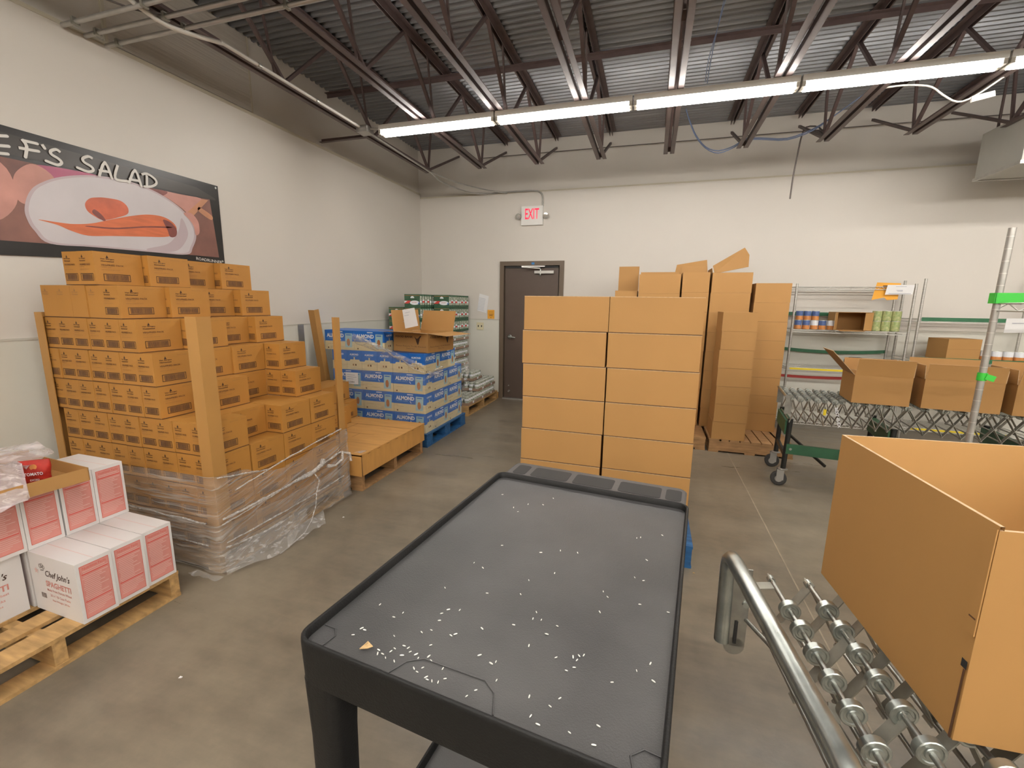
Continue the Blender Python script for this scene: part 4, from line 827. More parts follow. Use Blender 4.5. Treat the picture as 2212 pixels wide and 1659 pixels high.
for r in range(7):
    z = 1.10 - .1365 * (r + 1)
    for q in range(2): case(CT, -2.79 - CW / 2, 5.93 + CD / 2 + .361 * q, z, 'tray of cans under the green cases, row %s down, right column, %s' % (ORD[r + 1], ['front', 'back'][q]), 'tall stack of can trays')
    case(CT, -3.065 - CW / 2, 5.575 + CD / 2, z, 'tray of cans under the green cases, row %s down, left column' % ORD[r + 1], 'tall stack of can trays')
    if r < 7: case(CT, -3.32 - CW / 2, 5.575 + CD / 2, z, 'tray of cans under the green cases, row %s down, against the wall' % ORD[r + 1], 'tall stack of can trays')
for q in range(3): case(CT, -2.305 - CW / 2, 5.47 + CD / 2 + .363 * q, .1415, 'low tray of cans on the corner pallet edge, bottom row, %s' % ['nearest', 'middle', 'by the door'][q], 'low can trays by the door')
for q in range(2): case(CT, -2.315 - CW / 2, 5.87 + CD / 2 + .363 * q, .2715, 'low tray of cans on the corner pallet, second row, %s' % ['nearer', 'by the door'][q], 'low can trays by the door')
case(CT, -2.56 - CW / 2, 5.47 + CD / 2, .1415, 'low tray of cans in the inner column, bottom row, nearest', 'low can trays by the door')
case(CT, -2.43 - CW / 2, 5.95 + CD / 2, .4015, 'single tray of cans on top of the low trays beside the tall stack', 'low can trays by the door')

# ================================================================== CENTRE STACK OF LARGE CARTONS
pallet((-.72, 2.60, 0), 1.045, 1.22, .14, 'woodb', 'blue pallet under the centre stack of large brown cartons, its corner just past the cart', 'pallets in the middle of the room')
def plain_carton(w_, d_, h_):
    b = MB(); e = .0007; b.box((-w_ / 2, -d_ / 2, 0), (w_ / 2, d_ / 2, h_), 'cbG')
    b.box((-w_ / 2, -d_ / 2 - e, h_ - .003), (w_ / 2, d_ / 2 + e, h_), 'edge'); b.quad([(-w_ / 2, -d_ / 2 - e, 0), (w_ / 2, -d_ / 2 - e, 0), (w_ / 2, -d_ / 2 - e, .003), (-w_ / 2, -d_ / 2 - e, .003)], 'seam')
    b.quad([(-w_ / 2, -.001, h_ + e), (w_ / 2, -.001, h_ + e), (w_ / 2, .001, h_ + e), (-w_ / 2, .001, h_ + e)], 'seam'); return b.mesh('large_carton')
PC = plain_carton(.503, .395, .2035)
for r in range(7):
    for c in range(2):
        for q in range(2):
            o = place(PC, 'large_carton', None, (-.487 + .512 * c + random.uniform(-.004, .004), 2.82 + .40 * q, .1405 + .2055 * r), random.uniform(-.006, .006))
            tag(o, 'large plain brown carton in centre stack, %s layer up, %s, %s' % (ORD[r + 1], ['left', 'right'][c], ['front row', 'back row'][q]), 'carton', 'large cartons in the centre stack')

# ================================================================== COLUMNS OF TALL NESTED CARTONS BY THE BACK
def column(name, x0, x1, y0, d_, ztop, step, flaps, fl, zb=.14):
    w_ = x1 - x0; me = None; b = MB(); e = .0008; hh = step - .002; a, c = w_ / 2, d_ / 2
    b.box((-a, -c, 0), (a, c, hh), 'cbG'); b.quad([(-a, -c - e, 0), (a, -c - e, 0), (a, -c - e, .0016), (-a, -c - e, .0016)], 'inkl'); me = b.mesh('nested_carton')
    n = int(round((ztop - zb) / step)) - 1; z = zb
    st = (ztop - zb) / (n + 1)
    for k in range(n):
        o = place(me, 'nested_carton', None, (x0 + a + random.uniform(-.004, .004), y0 + c, z)); o.scale = (1, 1, (st - .001) / hh)
        tag(o, 'brown carton, %s from the floor, in the %s' % (ORD[k + 1], name), 'carton', 'cartons in the ' + name); z += st
    open_carton('open_topped_carton', 'open brown carton topping the %s' % name, 'carton', (x0 + a, y0 + c, z), 0, w_, d_, st, flaps, fl, group='open cartons topping the tall columns')
pallet((-.55, 5.0, 0), 1.2, 1.0, .14, 'woodd', 'brown pallet hidden behind the centre carton stack', 'pallets in the middle of the room')
pallet((.68, 4.98, 0), .80, 1.0, .14, 'woodd', 'brown pallet under the tall carton columns beside the wire rack', 'pallets in the middle of the room')
column('short column near the conveyor', .700, 1.02, 4.99, .40, 1.475, .19, {'f': None, 'l': None}, .1)
column('tall column beside the rack', 1.07, 1.415, 5.5, .40, 1.785, .20, {}, .1)
column('column behind the centre stack, right', .625, 1.03, 5.5, .40, 1.90, .22, {'l': (80, .05)}, .1)
column('column behind the centre stack, middle', .315, .60, 5.5, .40, 1.905, .22, {'b': (80, .10)}, .10)
column('column behind the centre stack, left', -.16, .295, 5.5, .40, 1.885, .22, {'r': None, 'b': (85, .05)}, .1)
column('column behind the centre stack, far left', -.43, -.175, 5.55, .40, 1.70, .22, {'b': (88, .31)}, .24)
b = MB(); b.slab([(.24, 5.915, 1.905), (.615, 5.915, 1.905), (.60, 5.97, 2.08), (.262, 5.97, 2.025)], .004, 'cbG', 'edge'); tag(b.build('loose_flap_board'), 'brown carton flap board sticking up behind the middle column', 'cardboard')
b = MB(); b.slab([(.69, 5.92, 1.915), (1.05, 5.92, 1.99), (1.055, 5.97, 2.13), (1.0, 5.98, 2.215), (.672, 5.97, 2.01)], .004, 'cbG', 'edge'); tag(b.build('loose_flap_board'), 'tilted brown flap board, the highest point of the tall carton columns', 'cardboard')

# ================================================================== CART
CR = math.radians(-6.0); CW_, CL_ = .655, .912
cart = thing('utility_cart', 'black plastic utility cart with rice scattered over its worn top shelf', 'cart', (-.593, .571, 0), CR)
def rrect(x0, y0, x1, y1, r, z, seg=5):
    P = []
    for (cx_, cy_, a0) in ((x1 - r, y0 + r, -90), (x1 - r, y1 - r, 0), (x0 + r, y1 - r, 90), (x0 + r, y0 + r, 180)):
        for k in range(seg + 1): a = math.radians(a0 + 90 * k / seg); P.append((cx_ + r * math.cos(a), cy_ + r * math.sin(a), z))
    return P
def tub(b, z0, z1, dz, m, mt, taper=.004):
    L = []
    for ins, z, r in ((taper, z0, .026), (.0, z1 - .010, .032), (.0008, z1 - .002, .031), (.0025, z1, .030), (.0060, z1, .028), (.0080, z1 - .002, .026), (.0100, z1 - dz, .024)):
        L.append(rrect(ins, ins, CW_ - ins, CL_ - ins, r, z))
    b.loft(L, m, True, True, True, mt)
b = MB(); tub(b, .826, .92, .019, 'plastic', 'plastop'); b.build('top_shelf', cart)
b = MB()
for (x0, x1, y0) in ((.16, .47, .045),):
    P = [(x0 - .03, .019), (x0, .030), (x0 + .03, y0 + .03), (x0 + .07, y0 + .045), (x1 - .07, y0 + .045), (x1 - .03, y0 + .03), (x1, .030), (x1 + .03, .019)]
    P = [(.20, .020), (.215, .055), (.24, .072), (.36, .075), (.385, .058), (.40, .022)]
    b.tube([(px, py, .9022) for px, py in P], .0014, 'plastop', 5)
b.build('moulded_ridge', cart); b = MB(); b.tube([(.05, .020, .9022), (.054, .050, .9022), (.040, .064, .9022), (.014, .064, .9022)], .0014, 'plastop', 5); b.build('moulded_ridge', cart); b = MB(); b.tube([(.615, .014, .9022), (.605, .045, .9022), (.622, .062, .9022), (.650, .060, .9022)], .0014, 'plastop', 5)
b.build('moulded_ridge', cart)
b = MB(); tub(b, .15, .225, .03, 'plastic', 'plastop'); b.build('lower_shelf', cart)
for (lx, ly) in ((.004, .004), (CW_ - .084, .004), (.004, CL_ - .084), (CW_ - .084, CL_ - .084)):
    b = MB(); L = []
    for z, ins in ((.20, 0), (.45, .006), (.70, .004), (.83, 0)): L.append(rrect(lx + ins, ly + ins, lx + .08 - ins, ly + .08 - ins, .022, z))
    b.loft(L, 'plastic', True, True, True); b.build('leg', cart)
b = MB(); z0, z1 = .888, .903; y0 = CL_ - .003; y1 = CL_ + .15
b.loft([rrect(.01, y0, CW_ - .01, y1, .03, z0 - .02), rrect(.01, y0, CW_ - .01, y1, .03, z1), rrect(.016, y0 + .006, CW_ - .016, y1 - .006, .026, z1 + .004)], 'plastop')
for (xx, w_) in ((.035, .05), (.105, .14), (.265, .14), (.425, .14), (.580, .05)): b.loft([rrect(xx, y0 + .035, xx + w_, y1 - .03, .012, z1 + .0045), rrect(xx, y0 + .035, xx + w_, y1 - .03, .012, z1 + .0052)], 'dark')
b.build('handle_tray', cart)
for (cx_, cy_) in ((.07, .07), (CW_ - .07, .07), (.07, CL_ - .07), (CW_ - .07, CL_ - .07)):
    b = MB(); b.box((cx_ - .03, cy_ - .03, .132), (cx_ + .03, cy_ + .03, .15), 'galv'); b.box((cx_ - .024, cy_ - .02, .055), (cx_ - .019, cy_ + .03, .135), 'galv'); b.box((cx_ + .019, cy_ - .02, .055), (cx_ + .024, cy_ + .03, .135), 'galv'); c_ = b.build('caster', cart)
    b = MB(); b.lathe((cx_ - .015, cy_ + .01, .0625), (1, 0, 0), [(0, .055), (.004, .0625), (.026, .0625), (.03, .055)], 'rubber', 18); b.build('wheel', c_)
RICE = [(-0.434,1.320),(-0.334,1.278),(-0.288,1.290),(-0.371,1.241),(-0.267,1.347),(-0.350,1.218),(-0.335,1.020),(-0.230,1.020),(-0.184,1.045),(-0.140,1.049),(-0.375,0.923),(-0.347,0.910),(-0.178,0.944),(-0.229,0.898),(-0.400,0.812),(-0.304,0.824),(-0.233,0.844),(0.030,1.071),(0.003,1.174),(0.013,1.181),(0.070,1.212),(0.004,0.987),(0.024,0.981),(-0.050,0.895),(-0.061,0.911),(0.018,0.892),(-0.061,0.841),(-0.186,0.799),(-0.188,0.778),(-0.171,0.780),(-0.137,0.773),(-0.152,0.745),(-0.220,0.749),(-0.276,0.720),(-0.339,0.755),(-0.362,0.749),(-0.370,0.734),(-0.365,0.714),(-0.368,0.685),(-0.383,0.674),(-0.326,0.684),(-0.319,0.690),(-0.446,0.711),(-0.457,0.694),(-0.505,0.718),(-0.504,0.627),(-0.499,0.647),(-0.491,0.645),(-0.428,0.649),(-0.436,0.610),(-0.410,0.622),(-0.413,0.614),(-0.397,0.633),(-0.387,0.631),(-0.379,0.624),(-0.389,0.612),(-0.366,0.622),(-0.351,0.650),(-0.358,0.615),(-0.342,0.625),(-0.333,0.617),(-0.433,0.602),(-0.424,0.604),(-0.414,0.598),(-0.395,0.596),(-0.354,0.593),(-0.340,0.599),(-0.345,0.588),(-0.306,0.608),(-0.325,0.583),(-0.321,0.579),(-0.312,0.579),(-0.301,0.580),(-0.293,0.590),(-0.256,0.656),(-0.223,0.651),(-0.230,0.645),(-0.209,0.614),(-0.235,0.585),(-0.245,0.570),(-0.123,0.694),(-0.094,0.705),(-0.084,0.711),(-0.076,0.715),(-0.086,0.700),(-0.088,0.682),(-0.100,0.671),(-0.148,0.601),(-0.112,0.594),(-0.100,0.613),(-0.137,0.568),(-0.123,0.558),(-0.075,0.560),(-0.038,0.552),(-0.035,0.584),(0.017,0.709),(0.040,0.733),(0.045,0.695),(0.075,0.885),(-0.022,0.671),(-0.177,0.706)]
b = MB(); b.loft([[(x_, r_ * math.cos(a), r_ * math.sin(a)) for a in [2 * math.pi * q / 8 for q in range(8)]] for x_, r_ in ((-.0036, .0003), (-.0029, .0009), (0, .00125), (.0029, .0009), (.0036, .0003))], 'rice', smooth=True); RM = b.mesh('rice_grain')
for (x, y) in RICE:
    o = place(RM, 'rice_grain', None, (x, y, .90235), random.uniform(0, 3.14)); o.scale = (random.uniform(.75, 1.15),) * 3
    rg = 'dense scatter near left front corner' if (x < -.28 and y < .67) else ('front part, right of the scatter' if y < .73 else ('across the middle' if y < 1.0 else 'towards the far end'))
    tag(o, 'loose white rice grain on black cart top, ' + rg, 'rice grain', 'rice grains on the cart top, ' + rg)
b = MB(); b.slab([(0, 0, 0), (.016, .002, .004), (.022, .010, .003), (.010, .014, .006), (.004, .010, .002)], .0012, 'crumb'); b.slab([(.004, .008, .002), (.012, .010, .008), (.008, .016, .006)], .001, 'crumb'); tag(b.build('paper_crumb', None, (-.470, .600, .9025)), 'small tan paper crumb at the near left of the cart top', 'crumb')

# ================================================================== FLEX CONVEYORS
def skate_wheel(b, c, r=.0242):
    x, y, z = c
    b.lathe((x, y - .010, z), (0, 1, 0), [(0, .006), (.0, .0115), (.003, .0125), (.0035, .017), (.0015, .0185), (.0015, .0225), (.003, r), (.017, r), (.0185, .0225), (.0185, .0185), (.0165, .017), (.017, .0125), (.020, .0115), (.020, .006)], 'chrome', 18)
def wheel_mesh():
    b = MB(); skate_wheel(b, (0, 0, 0)); return b.mesh('skate_wheel')
WM = wheel_mesh()
def flex_conveyor(name, label, loc, rz, n, W, zt, sp_, nw, wheels_sep=True, drop=.17, xs=None, lw=.030, planes=(.0, .34, .67, 1.0)):
    t = thing(name, label, 'conveyor', loc, rz)
    za = zt - .024; xs = xs or [i * sp_ for i in range(n)]; n = len(xs)
    for i in range(n):
        b = MB(); b.tube([(xs[i], .0, za), (xs[i], -W, za)], .0062, 'rodm', 8)
        pit = W / nw
        ys = [-((.135 if i % 2 == 0 else .115) * W / .62 + .073 * k) for k in range(nw)]; ys = [y for y in ys if y > -W + .012]
        if not wheels_sep:
            for y in ys: skate_wheel(b, (xs[i], y, za))
        for y in (-.006, -W + .006): b.lathe((xs[i], y - .008, za), (0, 1, 0), [(0, .010), (.016, .010)], 'chrome', 8)
        a = b.build('axle', t)
        if wheels_sep:
            for y in ys: place(WM, 'skate_wheel', a, (xs[i], y, za))
    zl = za - drop
    for i in range(n): b = MB(); b.tube([(xs[i], -.003, zl), (xs[i], -W + .003, zl)], .0055, 'rodm', 6); b.build('lower_rod', t)
    for yi, y in enumerate([-.012 - (W - .024) * q for q in planes]):
        b = MB()
        for i in range(n - 1):
            for (p, q, o_) in (((xs[i], y, za), (xs[i + 1], y, zl), .003), ((xs[i], y, zl), (xs[i + 1], y, za), -.003)):
                p = Vector(p) + Vector((0, o_, 0)); q = Vector(q) + Vector((0, o_, 0)); d = (q - p).normalized() * .012; b.bar(p - d, q + d, .003, lw, 'strap', (0, 1, 0)); 
        b2 = MB(); b2.mats = b.mats; b.build('scissor_links', t)
    return t
cv = flex_conveyor('flexible_conveyor', 'near silver skate wheel conveyor with tube handle, carrying the big open carton', (.370, 1.300, 0), math.radians(5.6), 16, .62, .802, .094, 8)
b = MB(); zh = .855
P = [(-.118, -.030, .585), (-.119, -.028, .70), (-.120, -.026, zh - .045), (-.120, -.031, zh - .018), (-.120, -.048, zh - .003), (-.119, -.073, zh), (-.115, -.20, zh), (-.110, -.40, zh), (-.106, -.60, zh), (-.106, -.64, zh - .003), (-.106, -.665, zh - .02), (-.106, -.672, zh - .05), (-.106, -.672, .60)]
b.tube(P, .0205, 'chrome', 16); b.build('handle_tube', cv)
for s_, y in ((1, -.040), (-1, -.655)):
    b = MB()
    b.obox((-.088, y, .70), (.055, .004, .24), 'rodm'); b.lathe((-.088, y - .002, .58), (0, 1, 0), [(0, .0275), (.004, .0275)], 'rodm', 16)
    b.obox((-.088, y - .0045, .625), (.008, .002, .07), 'dark'); b.lathe((-.075, y - .008, .77), (0, 1, 0), [(0, .012), (.012, .012)], 'chrome', 8); b.lathe((-.070, y - .008, .715), (0, 1, 0), [(0, .009), (.012, .009)], 'chrome', 8)
    b.bar((-.07, y, .77), (.0, y + .006, .778), .003, .03, 'strap', (0, 1, 0)); b.build('end_bracket', cv)
b = MB(); b.tube([(-.066, -.030, .665), (-.020, -.20, .68), (.005, -.33, .70), (-.01, -.50, .735)], .0062, 'rodm', 8); b.lathe((-.012, -.23, .685), (.2, 1, 0), [(0, .010), (.02, .010)], 'rodm', 8); b.build('tie_rod', cv)
b = MB(); 
for yy in (-.53,):
    b.obox((-.03, yy, .33), (.04, .04, .44), 'blk'); b.obox((-.03, yy, .56), (.055, .055, .06), 'rodm'); b.bar((-.03, yy + .02, .58), (0.0, yy + .16, .74), .02, .006, 'strap')
b.build('support_leg', cv)
for yy in (-.53,):
    b = MB(); b.box((-.06, yy - .03, .105), (0, yy + .03, .112), 'galv'); b.box((-.055, yy - .024, .04), (-.01, yy - .020, .11), 'galv'); b.box((-.055, yy + .020, .04), (-.01, yy + .024, .11), 'galv'); b.lathe((-.035, yy - .016, .05), (0, 1, 0), [(0, .044), (.004, .05), (.028, .05), (.032, .044)], 'rubber', 18); b.build('caster', cv)
for xx in (.75, 1.40):
    b = MB()
    for yy in (-.08, -.52): b.obox((xx, yy, .31), (.035, .035, .60), 'blk')
    b.bar((xx, -.08, .30), (xx, -.52, .30), .02, .03, 'blk'); b.build('support_leg', cv)

cf = flex_conveyor('flexible_conveyor', 'far skate wheel conveyor on green wheeled legs in front of the wire racks', (1.245, 4.72, 0), math.radians(-7), 19, .56, .800, .10, 7, False, .19, xs=[.060 * k for k in range(7)] + [.36 + .075 * k for k in range(1, 5)] + [.66 + .11 * k for k in range(1, 12)], lw=.034, planes=(0.0, 1.0))
def long_legs(x, first=False):
    for yy in (-.03, -.53):
        b = MB(); b.tube([(x, yy, .16), (x + .01, yy, .60)], .021, 'blk', 10); b.build('leg', cf)
        b = MB(); b.lathe((x, yy, .148), (0, 0, 1), [(0, .038), (.006, .040), (.012, .030)], 'galv', 12); b.box((x - .045, yy - .026, .055), (x + .01, yy - .021, .150), 'galv'); b.box((x - .045, yy + .021, .055), (x + .01, yy + .026, .150), 'galv'); c_ = b.build('caster', cf)
        b = MB(); b.lathe((x - .025, yy - .017, .0635), (0, 1, 0), [(0, .035), (0, .055), (.004, .063), (.030, .063), (.034, .055), (.034, .035)], 'rubber', 20); b.lathe((x - .025, yy - .0185, .0635), (0, 1, 0), [(0, .012), (0, .030), (.037, .030), (.037, .012)], 'galv', 14); b.build('wheel', c_)
    b = MB(); b.bar((x, -.03, .52), (x, -.53, .52), .05, .12, 'grncv'); b.bar((x, -.03, .28), (x - .0, -.53, .28), .02, .04, 'blk'); b.build('leg_brace', cf)
long_legs(.0); long_legs(.70); long_legs(1.45)
b = MB(); b.box((.0, -.565, .30), (.72, -.540, .385), 'grncv'); b.lathe((.03, -.567, .345), (0, 1, 0), [(-.008, .010), (0, .012)], 'chrome', 8); b.build('green_rail', cf)
b = MB(); b.bar((.02, -.02, .40), (.30, -.52, .22), .015, .02, 'blk'); b.build('diagonal_strut', cf)
b = MB(); b.text('BEST FLEX', (.295, -.5685, .735), (.25, 0, -.97), (.97, 0, .25), .022, 'awhite', width=.17, bold=.03); b.build('lettering', cf); b = MB(); b.obox((.235, -.566, .69), (.02, .002, .05), 'yel'); b.build('yellow_sticker', cf)
b = MB(); b.tube([(-.04, -.03, .79), (-.045, -.28, .795), (-.04, -.53, .79)], .011, 'chrome', 8); b.obox((-.02, -.03, .72), (.05, .004, .16), 'rodm'); b.obox((-.02, -.53, .72), (.05, .004, .16), 'rodm'); b.build('end_bar', cf)
# open cartons riding on the far conveyor
open_carton('packing_carton', 'open brown packing carton at the left of the far conveyor, dark flap leaning out', 'carton', (1.745, 4.20, .802), math.radians(-6), .36, .34, .22, {'f': (80, .13), 'l': (48, .24), 'b': (82, .10), 'r': (88, .10)}, .15, group='open cartons on the far conveyor')
open_carton('packing_carton', 'open brown packing carton in the middle of the far conveyor', 'carton', (2.215, 4.15, .802), math.radians(-7), .44, .34, .22, {'f': (84, .115), 'l': (86, .10), 'b': (80, .13), 'r': (88, .09)}, .14, group='open cartons on the far conveyor')
open_carton('packing_carton', 'open brown packing carton on the right part of the far conveyor behind the rack post', 'carton', (2.72, 4.09, .802), math.radians(-6), .46, .34, .22, {'f': (82, .12), 'l': (86, .10), 'b': (80, .13), 'r': (70, .09)}, .14, group='open cartons on the far conveyor')

# big carton riding on the near conveyor
t = thing('large_open_carton', 'large open kraft carton riding on the near skate wheel conveyor', 'carton', (.50, 1.33, .8035))
P0 = [(0, 0), (.042, -.492), (.57, -.455), (.53, .075)]   # far-left, near-left, near-right, far-right
th = .006; zt_ = .400
cx_ = sum(p[0] for p in P0) / 4; cy_ = sum(p[1] for p in P0) / 4
names = ['side_panel', 'front_panel', 'side_panel', 'back_panel']; hs = [(.400, .395), (.388, .395), (.395, .395), (.395, .400)]
for i in range(4):
    a = Vector((*P0[i], 0)); c = Vector((*P0[(i + 1) % 4], 0)); d = (c - a).normalized(); nn = Vector((-d.y, d.x, 0)) if (Vector((cx_, cy_, 0)) - a).dot(Vector((-d.y, d.x, 0))) > 0 else Vector((d.y, -d.x, 0)); nn = nn * th
    h0, h1 = hs[i]; b = MB()
    A, B_ = a, c; up0 = Vector((0, 0, h0)); up1 = Vector((0, 0, h1))
    b.add([A, B_, B_ + up1, A + up0], [(0, 1, 2, 3)], 'cbG'); b.add([A + nn, B_ + nn, B_ + nn + up1, A + nn + up0], [(3, 2, 1, 0)], 'cbI'); b.add([A + up0, B_ + up1, B_ + nn + up1, A + nn + up0], [(0, 1, 2, 3)], 'edge'); b.add([A, B_, B_ + nn, A + nn], [(3, 2, 1, 0)], 'cbG')
    b.build(names[i], t)
b = MB(); b.quad([(*P0[0], .003), (*P0[1], .003), (*P0[2], .003), (*P0[3], .003)], 'cbI'); b.build('bottom_panel', t)
nl = Vector((*P0[1], 0)); d = (nl - Vector((*P0[0], 0))).normalized(); n_ = Vector((-d.y, d.x, 0)); n_ = n_ if n_.x < 0 else -n_
b = MB()
b.slab([nl - d * .022 + n_ * .0015 + Vector((0, 0, .20)), nl + n_ * .0015 + Vector((0, 0, .20)), nl + n_ * .0015 + Vector((0, 0, .39)), nl - d * .016 + n_ * .0015 + Vector((0, 0, .385))], .002, 'cbG')
b.quad([nl - d * .008 + n_ * .002 + Vector((0, 0, 0)), nl - d * .003 + n_ * .002, nl - d * .003 + n_ * .002 + Vector((0, 0, .135)), nl - d * .007 + n_ * .002 + Vector((0, 0, .135))], 'seam')
b.quad([nl - d * .012 + n_ * .003 + Vector((0, 0, .137)), nl + n_ * .003 + Vector((0, 0, .137)), nl + n_ * .003 + Vector((0, 0, .152)), nl - d * .012 + n_ * .003 + Vector((0, 0, .152))], 'dark')
b.quad([nl - d * .016 + n_ * .004 + Vector((0, 0, .228)), nl - d * .002 + n_ * .004 + Vector((0, 0, .228)), nl - d * .002 + n_ * .004 + Vector((0, 0, .231)), nl - d * .016 + n_ * .004 + Vector((0, 0, .231))], 'seam')
b.build('glued_joint', t)
open_carton('packing_carton', 'brown open carton at the right picture edge behind the large open carton rim', 'carton', (1.36, 1.12, .8035), math.radians(3), .40, .40, .30, {}, .1)

# ================================================================== WIRE RACKS
def wire_shelf(z, w_, d_, dense=.028):
    b = MB()
    for zz in (z, z - .032):
        for (p, q) in (((0, 0), (w_, 0)), ((0, d_), (w_, d_)), ((0, 0), (0, d_)), ((w_, 0), (w_, d_))): b.tube([(*p, zz), (*q, zz)], .0042, 'wire', 4, False)
    for (p, q) in (((0, 0), (w_, 0)), ((0, d_), (w_, d_))):
        n = int(w_ / .04); pts = [(w_ * k / n, p[1], z if k % 2 else z - .032) for k in range(n + 1)]; b.tube(pts, .0030, 'wire', 4, False)
    k = dense
    while k < w_ - .01: b.tube([(k, 0, z + .003), (k, d_, z + .003)], .0018, 'wire', 3, False); k += dense
    for yy in (d_ * .33, d_ * .67): b.tube([(0, yy, z - .004), (w_, yy, z - .004)], .003, 'wire', 4, False)
    return b
def rack(label, loc, w_, d_, h_, shelves, strips, tagm=None, rz=0.0, rpost=.0135, casters=False):
    t = thing('wire_rack', label, 'shelf rack', loc, rz, 'chrome wire racks')
    for (x, y) in ((0, 0), (w_, 0), (0, d_), (w_, d_)):
        b = MB(); b.tube([(x, y, .02), (x, y, h_)], rpost, 'galv', 10); z = .06
        while z < h_ - .02: b.tube([(x, y, z), (x, y, z + .003)], rpost + .0012, 'wire', 8, False); z += .0508
        b.tube([(x, y, 0), (x, y, .02)], rpost + .004, 'blk', 8); b.build('post', t)
    for z in shelves: wire_shelf(z, w_, d_).build('wire_shelf', t)
    for (z, y, m, h, sag, x0, x1) in strips:
        b = MB(); n = 12; vs = []; fs = []
        for k in range(n + 1):
            u = k / n; x = x0 + (x1 - x0) * u; zz = z - sag * 4 * u * (1 - u)
            for (dy, dz) in ((0, 0), (0, h), (.004, h), (.004, 0)): vs.append((x, y + dy, zz + dz))
        for k in range(n):
            for q in range(4): fs.append((k * 4 + q, k * 4 + (q + 1) % 4, k * 4 + 4 + (q + 1) % 4, k * 4 + 4 + q))
        b.add(vs, fs, m); b.build('shelf_edge_strip', t)
    return t
r1 = rack('silver wire rack holding blue cans and an open carton, right of the carton columns', (1.66, 6.25, 0), 1.18, .43, 1.815, [1.78, 1.265, .80, .45, .12], [(1.43, .44, 'grnstrip', .045, 0, .0, 1.18), (.98, .44, 'grnstrip', .04, .03, 0, 1.18), (.775, -.008, 'yel', .022, 0, .03, .90), (.62, .44, 'redst', .035, .01, 0, .8)])
r2 = rack('silver wire rack with green shelf edges in the right back corner', (2.92, 6.25, 0), 1.18, .43, 1.87, [1.42, .965, .50, .15], [(1.40, -.010, 'grnstrip', .042, 0, .02, 1.16), (.945, -.010, 'grnstrip', .045, 0, .02, 1.16), (.13, -.01, 'yel', .022, 0, .1, 1.0)])
r3 = rack('tall silver rack post with bright green tape just behind the big open carton', (1.435, 2.10, 0), 1.2, .40, 1.875, [.40, 1.56], [(1.56, .415, 'grntape', .045, 0, -.02, 1.2), (1.56, .380, 'grntape', .045, 0, -.02, 1.2)], rpost=.0128)
b = MB(); b.box((-.022, .380, 1.56), (-.018, .419, 1.605), 'grntape'); b.build('green_tape', r3)
b = MB(); b.lathe((0, .40, 1.220), (0, 0, 1), [(0, .017), (.035, .017)], 'grntape', 10); b.obox((.02, .385, 1.235), (.035, .01, .025), 'grntape', Matrix.Rotation(.3, 3, 'Y')); b.build('green_tape', r3)
# papers on racks
b = MB(); b.slab([(0, 0, 0), (.26, .0, .005), (.265, -.01, .11), (.01, -.01, .11)], .001, 'paper')
for (x0, x1, z) in ((.09, .19, .09), (.10, .16, .048), (.11, .16, .038), (.03, .24, .012)): b.quad([(x0, -.0105, z), (x1, -.0105, z), (x1, -.0105, z + .005), (x0, -.0105, z + .005)], 'papert')
tag(b.build('shelf_sign', None, (2.55, 6.235, 1.69)), 'white printed card clipped to the right end of the first rack top shelf', 'paper')
b = MB(); b.slab([(0, 0, 0), (.12, .0, .03), (.15, 0, 0), (.25, 0, .01), (.26, 0, .19), (.03, 0, .20)], .002, 'orange'); b.quad([(.09, -.003, .155), (.24, -.003, .155), (.24, -.003, .165), (.09, -.003, .165)], 'ink')
tag(b.build('orange_card', None, (2.44, 6.262, 1.63)), 'torn orange card tucked behind the white card on the wire rack', 'card')
b = MB(); b.slab([(0, 0, 0), (.15, 0, .004), (.148, -.004, .065), (-.002, -.004, .062)], .001, 'paper'); b.quad([(.02, -.0045, .04), (.12, -.0045, .043), (.12, -.0045, .046), (.02, -.0045, .043)], 'papert'); tag(b.build('shelf_sign', None, (1.475, 2.495, 1.435)), 'white card hanging below the bright green tape', 'paper')
# cans
def can_mesh(m1, m2, r, h):
    b = MB(); b.lathe((0, 0, 0), (0, 0, 1), [(0, r * .96), (.003, r), (h * .45, r), (h - .004, r), (h, r * .96), (h, r * .86), (h - .003, r * .84)], m1, 14, True, ['tin', m2, m1, 'tin', 'tin', 'tin']); return b.mesh('food_can')
C1 = can_mesh('lcan_b', 'lcan_o', .040, .112); C2 = can_mesh('awhite', 'lcan_o', .040, .112); C3 = can_mesh('lcan_y', 'lcan_y', .047, .118); C4 = can_mesh('awhite', 'lcan_o', .043, .11)
zs = 1.2702
for k, (x, l) in enumerate(((1.735, 'leftmost'), (1.822, 'second'), (1.995, 'fourth'))): tag(place(C1, 'food_can', None, (x, 6.31, zs)), 'blue and orange food can, bottom row at the rack left end, %s' % l, 'can', 'cans at the left end of the first rack')
tag(place(C2, 'food_can', None, (1.909, 6.31, zs)), 'white labelled food can third in the bottom row on the rack', 'can', 'cans at the left end of the first rack'); tag(place(C2, 'food_can', None, (2.083, 6.31, zs)), 'white and orange food can beside the open carton on the rack', 'can', 'cans at the left end of the first rack')
for k, (x, l) in enumerate(((1.740, 'left'), (1.825, 'middle'), (1.910, 'right'))): tag(place(C1, 'food_can', None, (x, 6.31, zs + .1125)), 'blue and orange food can, upper row at the rack left end, %s' % l, 'can', 'cans at the left end of the first rack')
for r in range(2):
    for k in range(3): tag(place(C3, 'food_can', None, (2.545 + .096 * k, 6.33, zs + .1185 * r)), 'cream and green food can right of the open carton, %s row, %s' % (['lower', 'upper'][r], ['left', 'middle', 'right'][k]), 'can', 'cream cans on the first rack')
t = thing('display_carton', 'brown carton lying on its side, open toward the room, on the first rack', 'carton', (2.31, 6.42, 1.2702))
